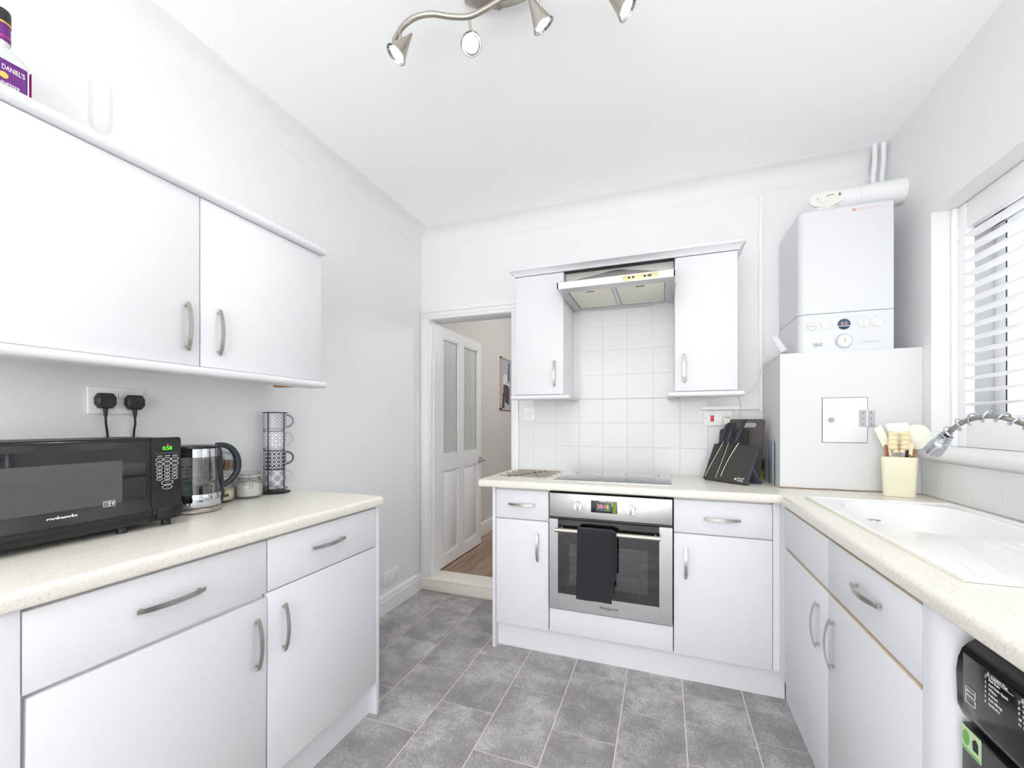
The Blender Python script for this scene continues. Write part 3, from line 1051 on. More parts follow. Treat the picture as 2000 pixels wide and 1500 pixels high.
def worktop_profile(front_, back, z0, z1, r=0.014):
    pr = [(back, z0), (back, z1)]
    s = 1 if front_ > back else -1
    for i in range(6):
        t = R(90 - 90 * i / 5)
        pr.append((front_ - s * (r - r * math.cos(t)), z1 - r + r * math.sin(t)))
    for i in range(4):
        t = R(-90 * i / 3)
        pr.append((front_ - s * (0.006 - 0.006 * math.cos(t)), z0 + 0.006 + 0.006 * math.sin(t)))
    return pr


pr = worktop_profile(-1.106, XL + 0.001, WB, WT)
wt = build('worktop', MB().prism(pr, lambda a, b: (a, 0.383, b), lambda a, b: (a, 1.458, b)), M['worktop'], at=(-1.39, 0.92, WB))
tag(wt, 'speckled cream worktop along the left wall under the microwave', 'worktop')
build('end_strip', MB().prism([(p[0], p[1]) for p in pr], lambda a, b: (a, 0.3815, b), lambda a, b: (a, 0.3829, b)), pm('cream_end_strip', srgb(232, 230, 218), 0.4), wt)

# ------------------------------------------------------------------ left wall cabinets
UX = -1.38
cab_top, cab_bot = 1.932, 1.392
def left_wall_cab(y0, y1, label, hy):
    b = thing('wall_cabinet', label, 'cabinet', ((XL + UX) / 2, (y0 + y1) / 2, cab_bot), 'wall cabinets on the left wall')
    carc(b, XL + 0.003, UX - 0.019, y0 + 0.001, y1 - 0.001, cab_bot, cab_top)
    e = front('door', b, UX, y0 + 0.0015, y1 - 0.0015, cab_bot + 0.002, cab_top - 0.003, 'y+')
    add_handle(e, (UX, hy, 1.512), (0, 0, 1), (1, 0, 0))
    return b


left_wall_cab(0.403, 0.903, 'white wall cabinet above the microwave, handle at its inner edge', 0.862)
left_wall_cab(0.904, 1.402, 'white wall cabinet above the mug stack, handle beside the middle gap', 0.960)
def nose_strip(name, xb, xf, y0, y1, z0, z1, side_end=True):
    """half-round fronted strip, mitred back to the wall at its far end"""
    zc, hh = (z0 + z1) / 2, (z1 - z0) / 2
    pr = [(xb, z0), (xb, z1)]
    for i in range(9):
        t = R(90 - 180 * i / 8)
        pr.append((xf - hh + hh * math.cos(t), zc + hh * math.sin(t)))
    mb = MB().prism(pr, lambda a, b: (a, y0, b), lambda a, b: (a, y1 - hh, b))
    # rounded end
    pr2 = [(-0.001, z0), (-0.001, z1)]
    rings = []
    mb.prism([(y1 - hh - 0.001, z0), (y1 - hh - 0.001, z1)] + [(y1 - hh + hh * math.cos(R(90 - 180 * i / 8)), zc + hh * math.sin(R(90 - 180 * i / 8))) for i in range(9)],
             lambda a, b: (xb, a, b), lambda a, b: (xf - hh * 0.9, a, b))
    return mb


tag(build('cornice', nose_strip('c', XL + 0.002, UX + 0.028, 0.385, 1.418, cab_top + 0.001, cab_top + 0.027), M['unit'], at=(-1.5, 0.9, cab_top)),
    'white rounded cornice board on top of the left wall cabinets', 'cornice', kind='thing')
tag(build('pelmet', nose_strip('c', -1.44, UX + 0.028, 0.385, 1.418, cab_bot - 0.028, cab_bot - 0.001), M['unit'], at=(-1.4, 0.9, cab_bot)),
    'white rounded light pelmet under the left wall cabinets', 'pelmet', kind='thing')
tag(build('batten', MB().box(XL + 0.07, UX - 0.03, 1.36, 1.395, cab_bot - 0.020, cab_bot - 0.001), M['board'], at=(-1.55, 1.38, 1.37), smooth=False),
    'raw brown wood batten under the end of the left wall cabinet', 'batten')

# ------------------------------------------------------------------ back base run (faces -y)
FP = 2.10
def back_base(x0, x1, label, hd, hdoor):
    b = thing('base_cabinet', label, 'cabinet', ((x0 + x1) / 2, 2.38, 0), 'base cabinets beside the oven')
    carc(b, x0 + 0.001, x1 - 0.001, FP + 0.019, YB - 0.003, 0.13, WB - 0.002)
    d = front('drawer', b, FP, x0 + 0.0015, x1 - 0.0015, 0.7055, 0.858, 'x')
    add_handle(d, (hd[0], FP, hd[1]), (1, 0, 0), (0, -1, 0))
    e = front('door', b, FP, x0 + 0.0015, x1 - 0.0015, 0.134, 0.699, 'x')
    add_handle(e, (hdoor[0], FP, hdoor[1]), (0, 0, 1), (0, -1, 0))
    return b


BB1 = back_base(-0.858, -0.562, 'narrow white base cabinet left of the oven', (-0.708, 0.783), (-0.621, 0.566))
back_base(0.042, 0.446, 'wide white base cabinet right of the oven', (0.246, 0.778), (0.094, 0.567))
t_ = BB1
build('end_panel', MB().box(-0.877, -0.860, FP - 0.004, YB - 0.03, 0, WB - 0.001, bev=0.001), M['unit'], t_)
t_ = thing('corner_filler', 'slim white corner filler right of the wide base cabinet', 'panel', (0.46, 2.12, 0.13))
build('panel', MB().box(0.4475, 0.4880, FP + 0.006, FP + 0.022, 0.132, WB - 0.002), M['unit'], t_, smooth=False)
tag(build('kickboard', MB().box(-0.859, 0.499, 2.136, 2.152, 0, 0.1292), M['unit'], at=(-0.2, 2.14, 0), smooth=False), 'white kickboard under the oven run', 'kickboard')
t_ = thing('oven_housing', 'white housing with a low filler panel beneath the built-in oven', 'cabinet', (-0.26, 2.38, 0.13))
build('filler_panel', MB().box(-0.558, 0.039, FP + 0.003, FP + 0.019, 0.136, 0.256, bev=0.001), M['unit'], t_)
build('shelf', MB().box(-0.560, 0.040, FP + 0.024, YB - 0.003, 0.13, 0.262), M['gap'], t_, smooth=False)
build('top_rail', MB().box(-0.560, 0.040, FP + 0.026, FP + 0.06, 0.8575, WB - 0.002), M['blackmatt'], t_, smooth=False)

# back worktop + right worktop: one L-shaped run
WY = 2.062
pr = worktop_profile(WY, YB - 0.001, WB, WT)
wt = build('worktop', MB().prism(pr, lambda a, b: (-0.945, a, b), lambda a, b: (0.472, a, b)).box(0.4715, XR - 0.001, 2.03, YB - 0.001, WB, WT), M['worktop'], at=(0, 2.4, WB))
tag(wt, 'speckled cream worktop along the back wall under the hob', 'worktop')
# right worktop with the cut-out for the sink: built round the basin
SKX0, SKX1, SKY0, SKY1 = 0.545, 1.005, 1.055, 2.015
pr = worktop_profile(0.462, SKX0 + 0.02, WB, WT)
mb = MB().prism(pr, lambda a, b: (a, -1.0, b), lambda a, b: (a, 2.0290, b))
mb.box(SKX0 + 0.0199, SKX1 - 0.02, -1.0, SKY0 + 0.02, WB, WT).box(SKX1 - 0.0201, XR - 0.001, -1.0, 2.029, WB, WT)
mb.box(SKX0 + 0.0199, SKX1 - 0.02, SKY1 - 0.02, 2.029, WB, WT)
tag(build('worktop', mb, M['worktop'], at=(0.75, 1.0, WB)), 'speckled cream worktop along the right wall round the sink', 'worktop')
t_ = thing('worktop_joint', 'thin metal jointing strip between the back and right worktops', 'strip', (0.47, 2.03, WT))
build('strip', MB().box(0.4625, XR - 0.004, 2.0285, 2.0305, WT - 0.002, WT + 0.0006), M['offwhite'], t_, smooth=False)

# ------------------------------------------------------------------ right base run (faces -x)
RP = 0.472
def right_base(y0, y1, label, hd, hdoor):
    b = thing('base_cabinet', label, 'cabinet', (0.75, (y0 + y1) / 2, 0), 'base cabinets under the sink')
    carc(b, RP + 0.019, XR - 0.003, y0 + 0.001, y1 - 0.001, 0.13, 0.70)
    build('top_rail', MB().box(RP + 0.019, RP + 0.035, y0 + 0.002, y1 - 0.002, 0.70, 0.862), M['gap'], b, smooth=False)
    d = front('drawer', b, RP, y0 + 0.0015, y1 - 0.0015, 0.704, 0.860, 'y-')
    if hd: add_handle(d, (RP, hd[0], hd[1]), (0, 1, 0), (-1, 0, 0))
    e = front('door', b, RP, y0 + 0.0015, y1 - 0.0015, 0.134, 0.692, 'y-')
    add_handle(e, (RP, hdoor[0], hdoor[1]), (0, 0, 1), (-1, 0, 0))
    return b


right_base(1.537, 2.024, 'white base cabinet in the corner below the sink, plain front without drawer handle', None, (1.612, 0.56))
right_base(1.036, 1.535, 'white base cabinet beside the washing machine with a drawer handle', (1.263, 0.792), (1.487, 0.558))
t_ = thing('corner_filler', 'short white filler strip at the inner corner below the right worktop', 'panel', (0.48, 2.05, 0.13))
build('panel', MB().box(RP + 0.0005, RP + 0.016, 2.0255, 2.1055, 0.132, WB - 0.002), M['unit'], t_, smooth=False)
t_ = thing('end_post', 'rounded white end post beside the washing machine', 'panel', (0.75, 0.98, 0))
pr = [(XR - 0.003, 1.034), (RP, 1.034)]
for i in range(9):
    t = R(180 + 90 * i / 8)
    pr.append((RP + 0.050 + 0.050 * math.cos(t), 1.0145 + 0.050 * math.sin(t)))
pr.append((XR - 0.003, 0.9645))
build('post', MB().prism(pr, lambda a, b: (a, b, 0.0), lambda a, b: (a, b, WB - 0.001)), M['unit'], t_)
tag(build('kickboard', MB().box(0.502, 0.518, 1.036, 2.134, 0, 0.1292), M['unit'], at=(0.51, 1.6, 0), smooth=False), 'white kickboard under the sink run', 'kickboard')

# ------------------------------------------------------------------ back wall cabinets
BP = 2.36
ct, cb_ = 2.086, 1.380
def back_wall_cab(x0, x1, label, hx):
    b = thing('wall_cabinet', label, 'cabinet', ((x0 + x1) / 2, 2.51, cb_), 'wall cabinets beside the extractor hood')
    carc(b, x0 + 0.001, x1 - 0.001, BP + 0.019, YB - 0.002, cb_, ct)
    e = front('door', b, BP, x0 + 0.0015, x1 - 0.0015, cb_ + 0.002, ct - 0.002, 'x')
    add_handle(e, (hx, BP, 1.500), (0, 0, 1), (0, -1, 0))
    return b


back_wall_cab(-0.836, -0.543, 'narrow white wall cabinet left of the extractor hood', -0.598)
back_wall_cab(0.052, 0.349, 'narrow white wall cabinet right of the extractor hood', 0.098)
# flared cornice with mitred returns
prc = [(0.0, 0.0), (-0.006, 0.0), (-0.010, 0.010), (-0.022, 0.022), (-0.034, 0.028), (-0.036, 0.034), (-0.036, 0.040), (0.0, 0.040)]
XA, XB_ = -0.836, 0.349
mb = MB()
def cpath(a, b):   # section point a (out), b (up) at the four corners of the run
    return [(XA + a, YB - 0.002, ct + b), (XA + a, BP + a, ct + b), (XB_ - a, BP + a, ct + b), (XB_ - a, YB - 0.002, ct + b)]
secs = [cpath(a, b) for a, b in prc]
mb.loft([[secs[j][i] for j in range(len(prc))] for i in range(4)])
mb.box(XA, XB_, BP, YB - 0.002, ct + 0.030, ct + 0.040)
tag(build('cornice', mb, M['unit'], at=(-0.25, 2.4, ct), angle=25), 'white flared cornice over the hood and its two wall cabinets', 'cornice', kind='thing')


def pelmet(x0, x1, ret, label):
    hh = 0.013
    zc = cb_ - 0.002 - hh
    yf = BP - 0.020
    mb = MB()
    r_ = [(math.cos(R(90 - 180 * i / 8)) * hh, math.sin(R(90 - 180 * i / 8)) * hh) for i in range(9)]
    sec = [(0.0 + 0.045, -hh), (0.045, hh)] + [(-a - 0.0, b) for a, b in r_]
    mb.prism(sec, lambda a, b: (x0, yf + hh + a, zc + b), lambda a, b: (x1, yf + hh + a, zc + b))
    for s, xx in ((-1, x0), (1, x1)):
        mb.prism([(yf + hh * 1.1, -hh), (yf + hh * 1.1, hh), (yf + 0.057, hh), (yf + 0.057, -hh)], lambda a, b: (xx, a, zc + b), lambda a, b: (xx + s * 0.0001, a, zc + b))
        mb.cyl((xx, yf + hh, zc - 0.0), (xx + s * 0.006, yf + hh, zc), hh, hh * 0.7, k=12)
    if ret:
        xx = x1 if ret > 0 else x0
        mb.box(min(xx, xx - ret * 0.040), max(xx, xx - ret * 0.040), yf + 0.057, YB - 0.010, zc - hh, zc + hh, bev=0.004)
    tag(build('pelmet', mb, M['unit'], at=((x0 + x1) / 2, 2.5, cb_)), label, 'pelmet', kind='thing')


pelmet(-0.856, -0.512, 1, 'white rounded pelmet under the left hand hood cabinet')
pelmet(0.022, 0.372, -1, 'white rounded pelmet under the hood cabinet nearest the boiler')
tag(build('batten', MB().box(0.24, 0.30, BP + 0.09, BP + 0.12, cb_ - 0.022, cb_ - 0.001), M['board'], at=(0.27, 2.46, 1.36), smooth=False), 'rusty brown fixing block under the cabinet nearest the boiler', 'batten')
tag(build('batten', MB().box(-0.80, -0.72, BP + 0.05, BP + 0.09, cb_ - 0.022, cb_ - 0.001), M['board'], at=(-0.76, 2.43, 1.36), smooth=False), 'brown fixing block under the cabinet by the doorway', 'batten')

# ------------------------------------------------------------------ extractor hood
hood = thing('extractor_hood', 'stainless steel extractor hood between the back wall cabinets', 'hood', (-0.245, 2.5, 1.92))
hx0, hx1, hyf, hyb = -0.538, 0.052, 2.17, YB - 0.002
hz0, hz1 = 1.925, 1.962
mb = MB()
mb.box(hx0, hx1, hyf, hyf + 0.008, hz0, hz1, bev=0.0015)                    # front lip
mb.box(hx0, hx0 + 0.008, hyf, hyb, hz0, hz1).box(hx1 - 0.008, hx1, hyf, hyb, hz0, hz1)
mb.box(hx0, hx1, hyb - 0.008, hyb, hz0, hz1)
mb.box(hx0 + 0.004, hx1 - 0.004, hyf + 0.004, hyb, hz1 - 0.003, hz1)
build('canopy', mb, M['steelh'], hood, smooth=False)
mb = MB()
mb.box(hx0 + 0.008, hx1 - 0.008, hyf + 0.008, hyf + 0.075, hz0 + 0.001, hz0 + 0.006)
mb.box(hx0 + 0.008, hx1 - 0.008, hyb - 0.060, hyb - 0.008, hz0 + 0.001, hz0 + 0.006)
mb.box(hx0 + 0.008, hx0 + 0.048, hyf + 0.075, hyb - 0.06, hz0 + 0.001, hz0 + 0.006).box(hx1 - 0.048, hx1 - 0.008, hyf + 0.075, hyb - 0.06, hz0 + 0.001, hz0 + 0.006)
mb.box(-0.262, -0.240, hyf + 0.075, hyb - 0.06, hz0 + 0.001, hz0 + 0.006)
build('underside_frame', mb, M['steel'], hood, smooth=False)
for (a, b_) in ((hx0 + 0.050, -0.264), (-0.238, hx1 - 0.050)):
    f_ = build('filter', MB().box(a, b_, hyf + 0.077, hyb - 0.062, hz0 + 0.003, hz0 + 0.009, bev=0.001), M['grille'], hood)
    c_ = (a + b_) / 2
    build('filter_catch', MB().box(c_ - 0.022, c_ + 0.022, hyf + 0.10, hyf + 0.107, hz0 + 0.001, hz0 + 0.0035), M['blackmatt'], f_, smooth=False)
build('lamp_cover', MB().box(-0.42, -0.06, hyb - 0.052, hyb - 0.02, hz0 - 0.004, hz0 + 0.001, bev=0.001), M['greyplastic'], hood)
# pyramid top and upright back plate
mb = MB()
A_ = [(hx0 + 0.055, hyf + 0.010, hz1), (hx1 - 0.055, hyf + 0.010, hz1), (hx1 - 0.055, 2.396, hz1), (hx0 + 0.055, 2.396, hz1)]
xm = (hx0 + hx1) / 2
B_ = [(xm - 0.012, 2.355, 2.058), (xm + 0.012, 2.355, 2.058), (xm + 0.10, 2.396, 2.058), (xm - 0.10, 2.396, 2.058)]
mb.loft([A_, B_])
build('pyramid', mb, M['pyramid'], hood, smooth=False)
build('back_plate', MB().box(-0.540, 0.049, 2.398, 2.404, hz1, 2.083, bev=0.001), pm('pale_steel_sheet', srgb(206, 204, 200), 0.5, 0.35, amt=0.03), hood)
sp = build('switch_panel', MB().box(-0.196, -0.028, hyf - 0.003, hyf, hz0 + 0.004, hz1 - 0.006, bev=0.001), M['switchcream'], hood, label='cream switch panel')
for xc in (-0.155, -0.08):
    build('slot', MB().box(xc - 0.016, xc + 0.016 + (0.006 if xc > -0.1 else 0), hyf - 0.0036, hyf - 0.003, 1.939, 1.948), M['blackmatt'], sp, smooth=False)
    build('slider', MB().box(xc - 0.003, xc + 0.003, hyf - 0.0065, hyf - 0.0036, 1.937, 1.948), M['offwhite'], sp, smooth=False)

# ------------------------------------------------------------------ oven
oven = thing('oven', 'built-in stainless steel oven with black glass door', 'oven', (-0.26, 2.38, 0.26))
ox0, ox1, oz0, oz1 = -0.557, 0.037, 0.264, 0.857
OP = 2.098
zsplit = 0.722
build('body', MB().box(ox0 + 0.02, ox1 - 0.02, OP + 0.022, 2.62, oz0 + 0.002, oz1 - 0.02), M['blackmatt'], oven, smooth=False)
cp = build('control_panel', MB().box(ox0, ox1, OP, OP + 0.021, zsplit + 0.012, oz1 - 0.003, bev=0.0015), M['steelh'], oven)
mb = MB()
mb.box(ox0, ox0 + 0.045, OP - 0.006, OP + 0.018, oz0, zsplit).box(ox1 - 0.058, ox1, OP - 0.006, OP + 0.018, oz0, zsplit).box(ox0 + 0.044, ox1 - 0.057, OP - 0.006, OP + 0.018, oz0, oz0 + 0.079)
od = build('oven_door', mb, M['steel'], oven, smooth=False)
build('door_glass', MB().box(ox0 + 0.045, ox1 - 0.058, OP - 0.0055, OP + 0.016, oz0 + 0.079, zsplit - 0.001), M['blackglass'], od, smooth=False)
build('inner_window', MB().box(ox0 + 0.105, ox1 - 0.110, OP - 0.0058, OP - 0.0055, oz0 + 0.13, zsplit - 0.12), pm('tinted_inner_glass', srgb(30, 36, 42), 0.03, coat=1.0, spec=0.9), od, smooth=False)
build('vent_gap', MB().box(ox0, ox1, OP + 0.004, OP + 0.02, zsplit + 0.0005, zsplit + 0.0115), M['blackmatt'], oven, smooth=False)
hb = 0.676
HY = OP - 0.044
mb = MB().cyl((ox0 + 0.040, HY, hb), (ox1 - 0.052, HY, hb), 0.0115, k=20)
for xx in (ox0 + 0.062, ox1 - 0.075):
    mb.cyl((xx, HY, hb), (xx, OP - 0.004, hb), 0.007, k=12)
build('handle_bar', mb, M['nickel'], od)
text('lettering', 'Hotpoint', 0.024, (-0.255, OP - 0.0062, oz0 + 0.036), (1, 0, 0), (0, 0, 1), M['blackprint'], od)
for xc in (-0.408, -0.152):
    k_ = build('dial', MB().cyl((xc, OP, 0.795), (xc, OP - 0.016, 0.795), 0.0235, 0.0215, k=32).box(xc - 0.005, xc + 0.005, OP - 0.024, OP - 0.014, 0.772, 0.818, bev=0.0015), M['steel'], cp)
    mb = MB()
    for i in range(11):
        t = R(50 + 26 * i) if xc < -0.3 else R(40 + 26 * i)
        a = (xc + 0.036 * math.sin(t), 0.795 + 0.036 * math.cos(t))
        mb.box(a[0] - 0.0035, a[0] + 0.0035, OP - 0.0004, OP, a[1] - 0.0012, a[1] + 0.0012)
    mb.box(xc - 0.002, xc + 0.002, OP - 0.0004, OP, 0.833, 0.837)
    build('dial_marks', mb, M['darkgrey'], cp, smooth=False)
dsp = build('display', MB().box(-0.344, -0.216, OP - 0.002, OP, 0.768, 0.828, bev=0.001), M['blackglass'], cp)
build('screen', MB().box(-0.318, -0.244, OP - 0.0024, OP - 0.002, 0.778, 0.820), M['screen'], dsp, smooth=False)
build('screen_tint', MB().box(-0.270, -0.2535, OP - 0.0028, OP - 0.0024, 0.778, 0.820).box(-0.238, -0.2195, OP - 0.0028, OP - 0.002, 0.771, 0.825), M['greenglow'], dsp, smooth=False)
text('digits', '20:16', 0.026, (-0.284, OP - 0.0031, 0.800), (1, 0, 0), (0, 0, 1), M['orangeled'], dsp)

# towel over the oven handle
tx0, tx1 = -0.400, -0.235
def towel_sheet(x0, x1, zbot, yoff, zback, thick=0.0035, flare=0.0, ph=0.0):
    path = []
    n = 22
    rr = 0.0128 + yoff
    zt = hb
    front_ = [(HY - rr, zbot + (zt - zbot) * i / 14) for i in range(15)]
    arc = [(HY - rr * math.cos(R(180 * i / 8)), zt + rr * math.sin(R(180 * i / 8))) for i in range(1, 8)]
    back = [(HY + rr * 0.9, zt - (zt - zback) * i / 10) for i in range(11)]
    pts = front_ + arc + back
    rings = []
    k = 14
    for j, (y, z) in enumerate(pts):
        f = max(0.0, min(1.0, (zt - z) / (zt - zbot)))
        top, bot = [], []
        for i in range(k + 1):
            s = i / k
            xa = x0 - flare * f + (x1 - x0 + flare * 1.2 * f) * s
            wv = 0.0022 * math.sin(s * 9 + ph + z * 6) * f
            top.append((xa, y + wv - thick / 2 * (1 if j < 18 else -1), z))
            bot.append((xa, y + wv + thick / 2 * (1 if j < 18 else -1), z))
        rings.append(top + bot[::-1])
    return MB().loft(rings)


t_ = thing('tea_towel', 'folded black tea towel hanging over the oven handle', 'towel', (-0.32, HY, 0.35))
build('outer_fold', towel_sheet(tx0, tx1, 0.352, 0.0105, 0.42, flare=0.006), M['towel'], t_)
build('inner_fold', towel_sheet(tx0 + 0.010, tx1 + 0.010, 0.392, 0.0062, 0.44, ph=1.0, flare=0.004), M['towel'], t_)
build('inner_fold', towel_sheet(tx0 + 0.02, tx1 + 0.022, 0.462, 0.0024, 0.52, ph=2.0, flare=0.003), M['towel'], t_)
build('hem', MB().box(tx0 + 0.001, tx1 - 0.001, HY - 0.0285, HY - 0.0262, 0.616, 0.619), M['towel'], t_, smooth=False)

# ------------------------------------------------------------------ hob
hob = thing('hob', 'black glass hob set in the back worktop', 'hob', (-0.265, 2.4, WT))
build('glass_plate', MB().box(-0.560, 0.034, 2.170, 2.645, WT + 0.001, WT + 0.006, bev=0.0018), M['hob'], hob)
build('steel_edge', MB().box(-0.563, 0.037, 2.168, 2.172, WT + 0.0005, WT + 0.0045), M['steelh'], hob, smooth=False)
def ringm(cx, cy, r, w_=0.0012):
    mb = MB(); k = 48
    A = [mb.bm.verts.new((cx + (r - w_) * math.cos(2 * pi * i / k), cy + (r - w_) * math.sin(2 * pi * i / k), WT + 0.0063)) for i in range(k)]
    B = [mb.bm.verts.new((cx + (r + w_) * math.cos(2 * pi * i / k), cy + (r + w_) * math.sin(2 * pi * i / k), WT + 0.0063)) for i in range(k)]
    mb.bridge(A, B)
    return mb
for cx, cy, r in ((-0.42, 2.52, 0.075), (-0.42, 2.31, 0.095), (-0.12, 2.52, 0.095), (-0.12, 2.31, 0.075)):
    build('cooking_zone', ringm(cx, cy, r), M['darkgrey'], hob, smooth=False)

# trivet: slim metal rods on two crossing bars
tv = thing('metal_trivet', 'slatted metal trivet on the worktop left of the hob', 'trivet', (-0.745, 2.4, WT))
for i in range(7):
    f = i / 6
    y = 2.245 + 0.300 * f
    x = -0.890 + (0.02 if i % 2 else 0.0)
    build('rod', MB().tube([(x, y, WT + 0.0058), (x + 0.280, y - 0.004, WT + 0.0058)], 0.0017, k=8), M['trivet'], tv)
for (a, b_) in ((-0.84, -0.70), (-0.66, -0.78)):
    build('cross_bar', MB().tube([(a, 2.24, WT + 0.0022), (b_, 2.55, WT + 0.0022)], 0.0018, k=6), M['trivet'], tv)

# ------------------------------------------------------------------ microwave
MX = -1.392
my0, my1, mz0, mz1 = 0.392, 0.857, 0.926, 1.172
mw = thing('microwave', 'black microwave oven on the left worktop', 'microwave', (-1.53, 0.62, WT))
build('body', MB().box(XL + 0.018, MX - 0.022, my0 + 0.008, my1 - 0.006, mz0 + 0.002, mz1 - 0.002, bev=0.006), M['blackmatt'], mw)
# curved front section
def mw_front(y0, y1, x_off=0.0):
    pr = [(MX - 0.022, mz0), (MX - 0.022, mz1)]
    for i in range(5):
        t = R(90 - 90 * i / 4)
        pr.append((MX - 0.014 + 0.010 * math.cos(t) + x_off, mz1 - 0.012 + 0.012 * math.sin(t)))
    pr.append((MX - 0.004 + x_off, mz0 + 0.085))
    pr.append((MX - 0.002 + x_off, mz0 + 0.055))
    pr.append((MX + 0.005 + x_off, mz0 + 0.038))
    pr.append((MX + 0.005 + x_off, mz0 + 0.022))
    pr.append((MX - 0.002 + x_off, mz0 + 0.008))
    pr.append((MX - 0.012 + x_off, mz0))
    return MB().prism(pr, lambda a, b: (a, y0, b), lambda a, b: (a, y1, b))


ysp = 0.7765
md = build('door', mw_front(my0, ysp - 0.0008), M['blackgloss'], mw)
kp = build('control_panel', mw_front(ysp + 0.0008, my1), M['blackgloss'], mw)
build('door_window', MB().box(MX - 0.0042, MX - 0.0034, my0 + 0.03, ysp - 0.012, 0.985, 1.145, bev=0.0002), M['blackglass'], md, smooth=False)
wm = pm('perforated_screen', srgb(78, 76, 74), 0.25, amt=0.5, scale=700, coat=0.6)
build('mesh_screen', MB().box(MX - 0.0034, MX - 0.0031, my0 + 0.06, 0.709, 0.995, 1.112), wm, md, smooth=False)
text('lettering', 'cookworks', 0.0125, (MX - 0.0018, 0.587, 0.9815), (0, 1, 0), (0, 0, 1), M['print'], md, sx=1.0, bold=0.00035)
ic = MB()
for (y, w_) in ((0.674, 0.011), (0.687, 0.009)):
    ic.box(MX - 0.0030, MX - 0.0022, y - w_ / 2 - 0.001, y + w_ / 2 + 0.001, 0.9915, 0.9923).box(MX - 0.0030, MX - 0.0022, y - w_ / 2 - 0.001, y + w_ / 2 + 0.001, 1.0055, 1.0063)
    ic.box(MX - 0.0030, MX - 0.0022, y - w_ / 2 - 0.001, y - w_ / 2 - 0.0002, 0.9915, 1.006).box(MX - 0.0030, MX - 0.0022, y + w_ / 2 + 0.0002, y + w_ / 2 + 0.001, 0.9915, 1.006)
for z in (0.995, 0.999, 1.003):
    ic.tube([(MX - 0.0026, 0.670 + 0.0022 * i, z + 0.0007 * (1 if i % 2 else -1)) for i in range(5)], 0.0004, k=4)
ic.box(MX - 0.0030, MX - 0.0022, 0.6845, 0.6905, 0.999, 1.0005).box(MX - 0.0030, MX - 0.0022, 0.687, 0.6885, 0.994, 1.003)
build('icons', ic, M['print'], md, smooth=False)
# keypad outline, digits and buttons
text('digits', '0:58', 0.0155, (MX - 0.0035, 0.8195, 1.1395), (0, 1, 0), (0, 0, 1), M['greenled'], kp, sx=0.95)
build('indicator', MB().cyl((MX - 0.0042, 0.8205, 1.1490), (MX - 0.0030, 0.8205, 1.1490), 0.0017, k=10), M['redled'], kp)
def oval(yc, zc, a, b, parent, txt=None):
    mb = MB(); k = 24
    o_ = [(MX - 0.0033, y, z) for y, z in ell(yc, zc, a, b, k)]
    i_ = [(MX - 0.0033, y, z) for y, z in ell(yc, zc, a - 0.0009, b - 0.0009, k)]
    o2 = [(MX - 0.0027, y, z) for y, z in ell(yc, zc, a, b, k)]
    i2 = [(MX - 0.0027, y, z) for y, z in ell(yc, zc, a - 0.0009, b - 0.0009, k)]
    mb.loft([o_, o2, i2, i_], cap=False, closed=True)
    o = build('button', mb, M['print'], parent, smooth=False)
    if txt:
        text('button_text', txt, b * 0.95, (MX - 0.0029, yc, zc), (0, 1, 0), (0, 0, 1), M['print'], o, depth=0.0002, sx=0.8)
yc3 = (0.7985, 0.8190, 0.8395)
for i, z in enumerate((1.1065, 1.0935)):
    for j, y in enumerate(yc3):
        oval(y, z, 0.0098, 0.0058, kp, (('POPCORN', 'PIZZA', 'DINNER'), ('POTATO', 'REHEAT', 'DEFROST'))[i][j] if False else '----')
for i, z in enumerate((1.0815, 1.0710, 1.0605, 1.0500)):
    for j, y in enumerate(yc3):
        tx = (('1', '2', '3'), ('4', '5', '6'), ('7', '8', '9'), ('--', '0', '--'))[i][j]
        oval(y, z, 0.0078, 0.0048, kp, tx)
oval(0.819, 1.0375, 0.0158, 0.0068, kp, '------')
oval(0.819, 1.0240, 0.0135, 0.0062, kp, '----')
mb = MB()
for y in yc3:
    mb.box(MX - 0.0036, MX - 0.0030, y - 0.006, y + 0.008, 1.1165, 1.1178)
build('print_lines', mb, M['print'], kp, smooth=False)
build('panel_outline', MB().box(MX - 0.0036, MX - 0.0032, 0.785, 0.851, 1.1250, 1.1256), M['darkgrey'], kp, smooth=False)
build('door_button', MB().box(MX - 0.002, MX + 0.008, 0.786, 0.8535, mz0 + 0.006, mz0 + 0.040, bev=0.003), M['blackgloss'], kp)
for (x, y) in ((-1.42, 0.43), (-1.42, 0.83), (-1.64, 0.43), (-1.64, 0.83), (-1.42, 0.72)):
    build('foot', MB().cyl((x, y, WT + 0.0002), (x, y, mz0 + 0.004), 0.012, k=12), M['blackmatt'], mw)

# ------------------------------------------------------------------ kettle
kx, ky = -1.540, 0.992
ke = thing('kettle', 'glass and steel electric kettle with black handle', 'kettle', (kx, ky, WT))
build('power_base', MB().lathe([(0, 0.0005), (0.074, 0.0005), (0.078, 0.004), (0.078, 0.012), (0.072, 0.018), (0, 0.018)], kx, ky, 40, WT), M['nickel'], ke)
build('lower_band', MB().lathe([(0, 0.020), (0.0745, 0.020), (0.0755, 0.024), (0.0750, 0.060), (0.0735, 0.064), (0, 0.064)], kx, ky, 40, WT), M['chrome'], ke)
build('glass_body', MB().lathe([(0.0735, 0.064), (0.0735, 0.09), (0.0715, 0.13), (0.0690, 0.17), (0.0675, 0.192), (0.0655, 0.192), (0.0670, 0.17), (0.0695, 0.13), (0.0715, 0.09), (0.0715, 0.066), (0.0735, 0.064)], kx, ky, 40, WT), M['kettleglass'], ke)
build('water', MB().lathe([(0, 0.066), (0.0705, 0.066), (0.0700, 0.112), (0, 0.112)], kx, ky, 40, WT), M['water'], ke)
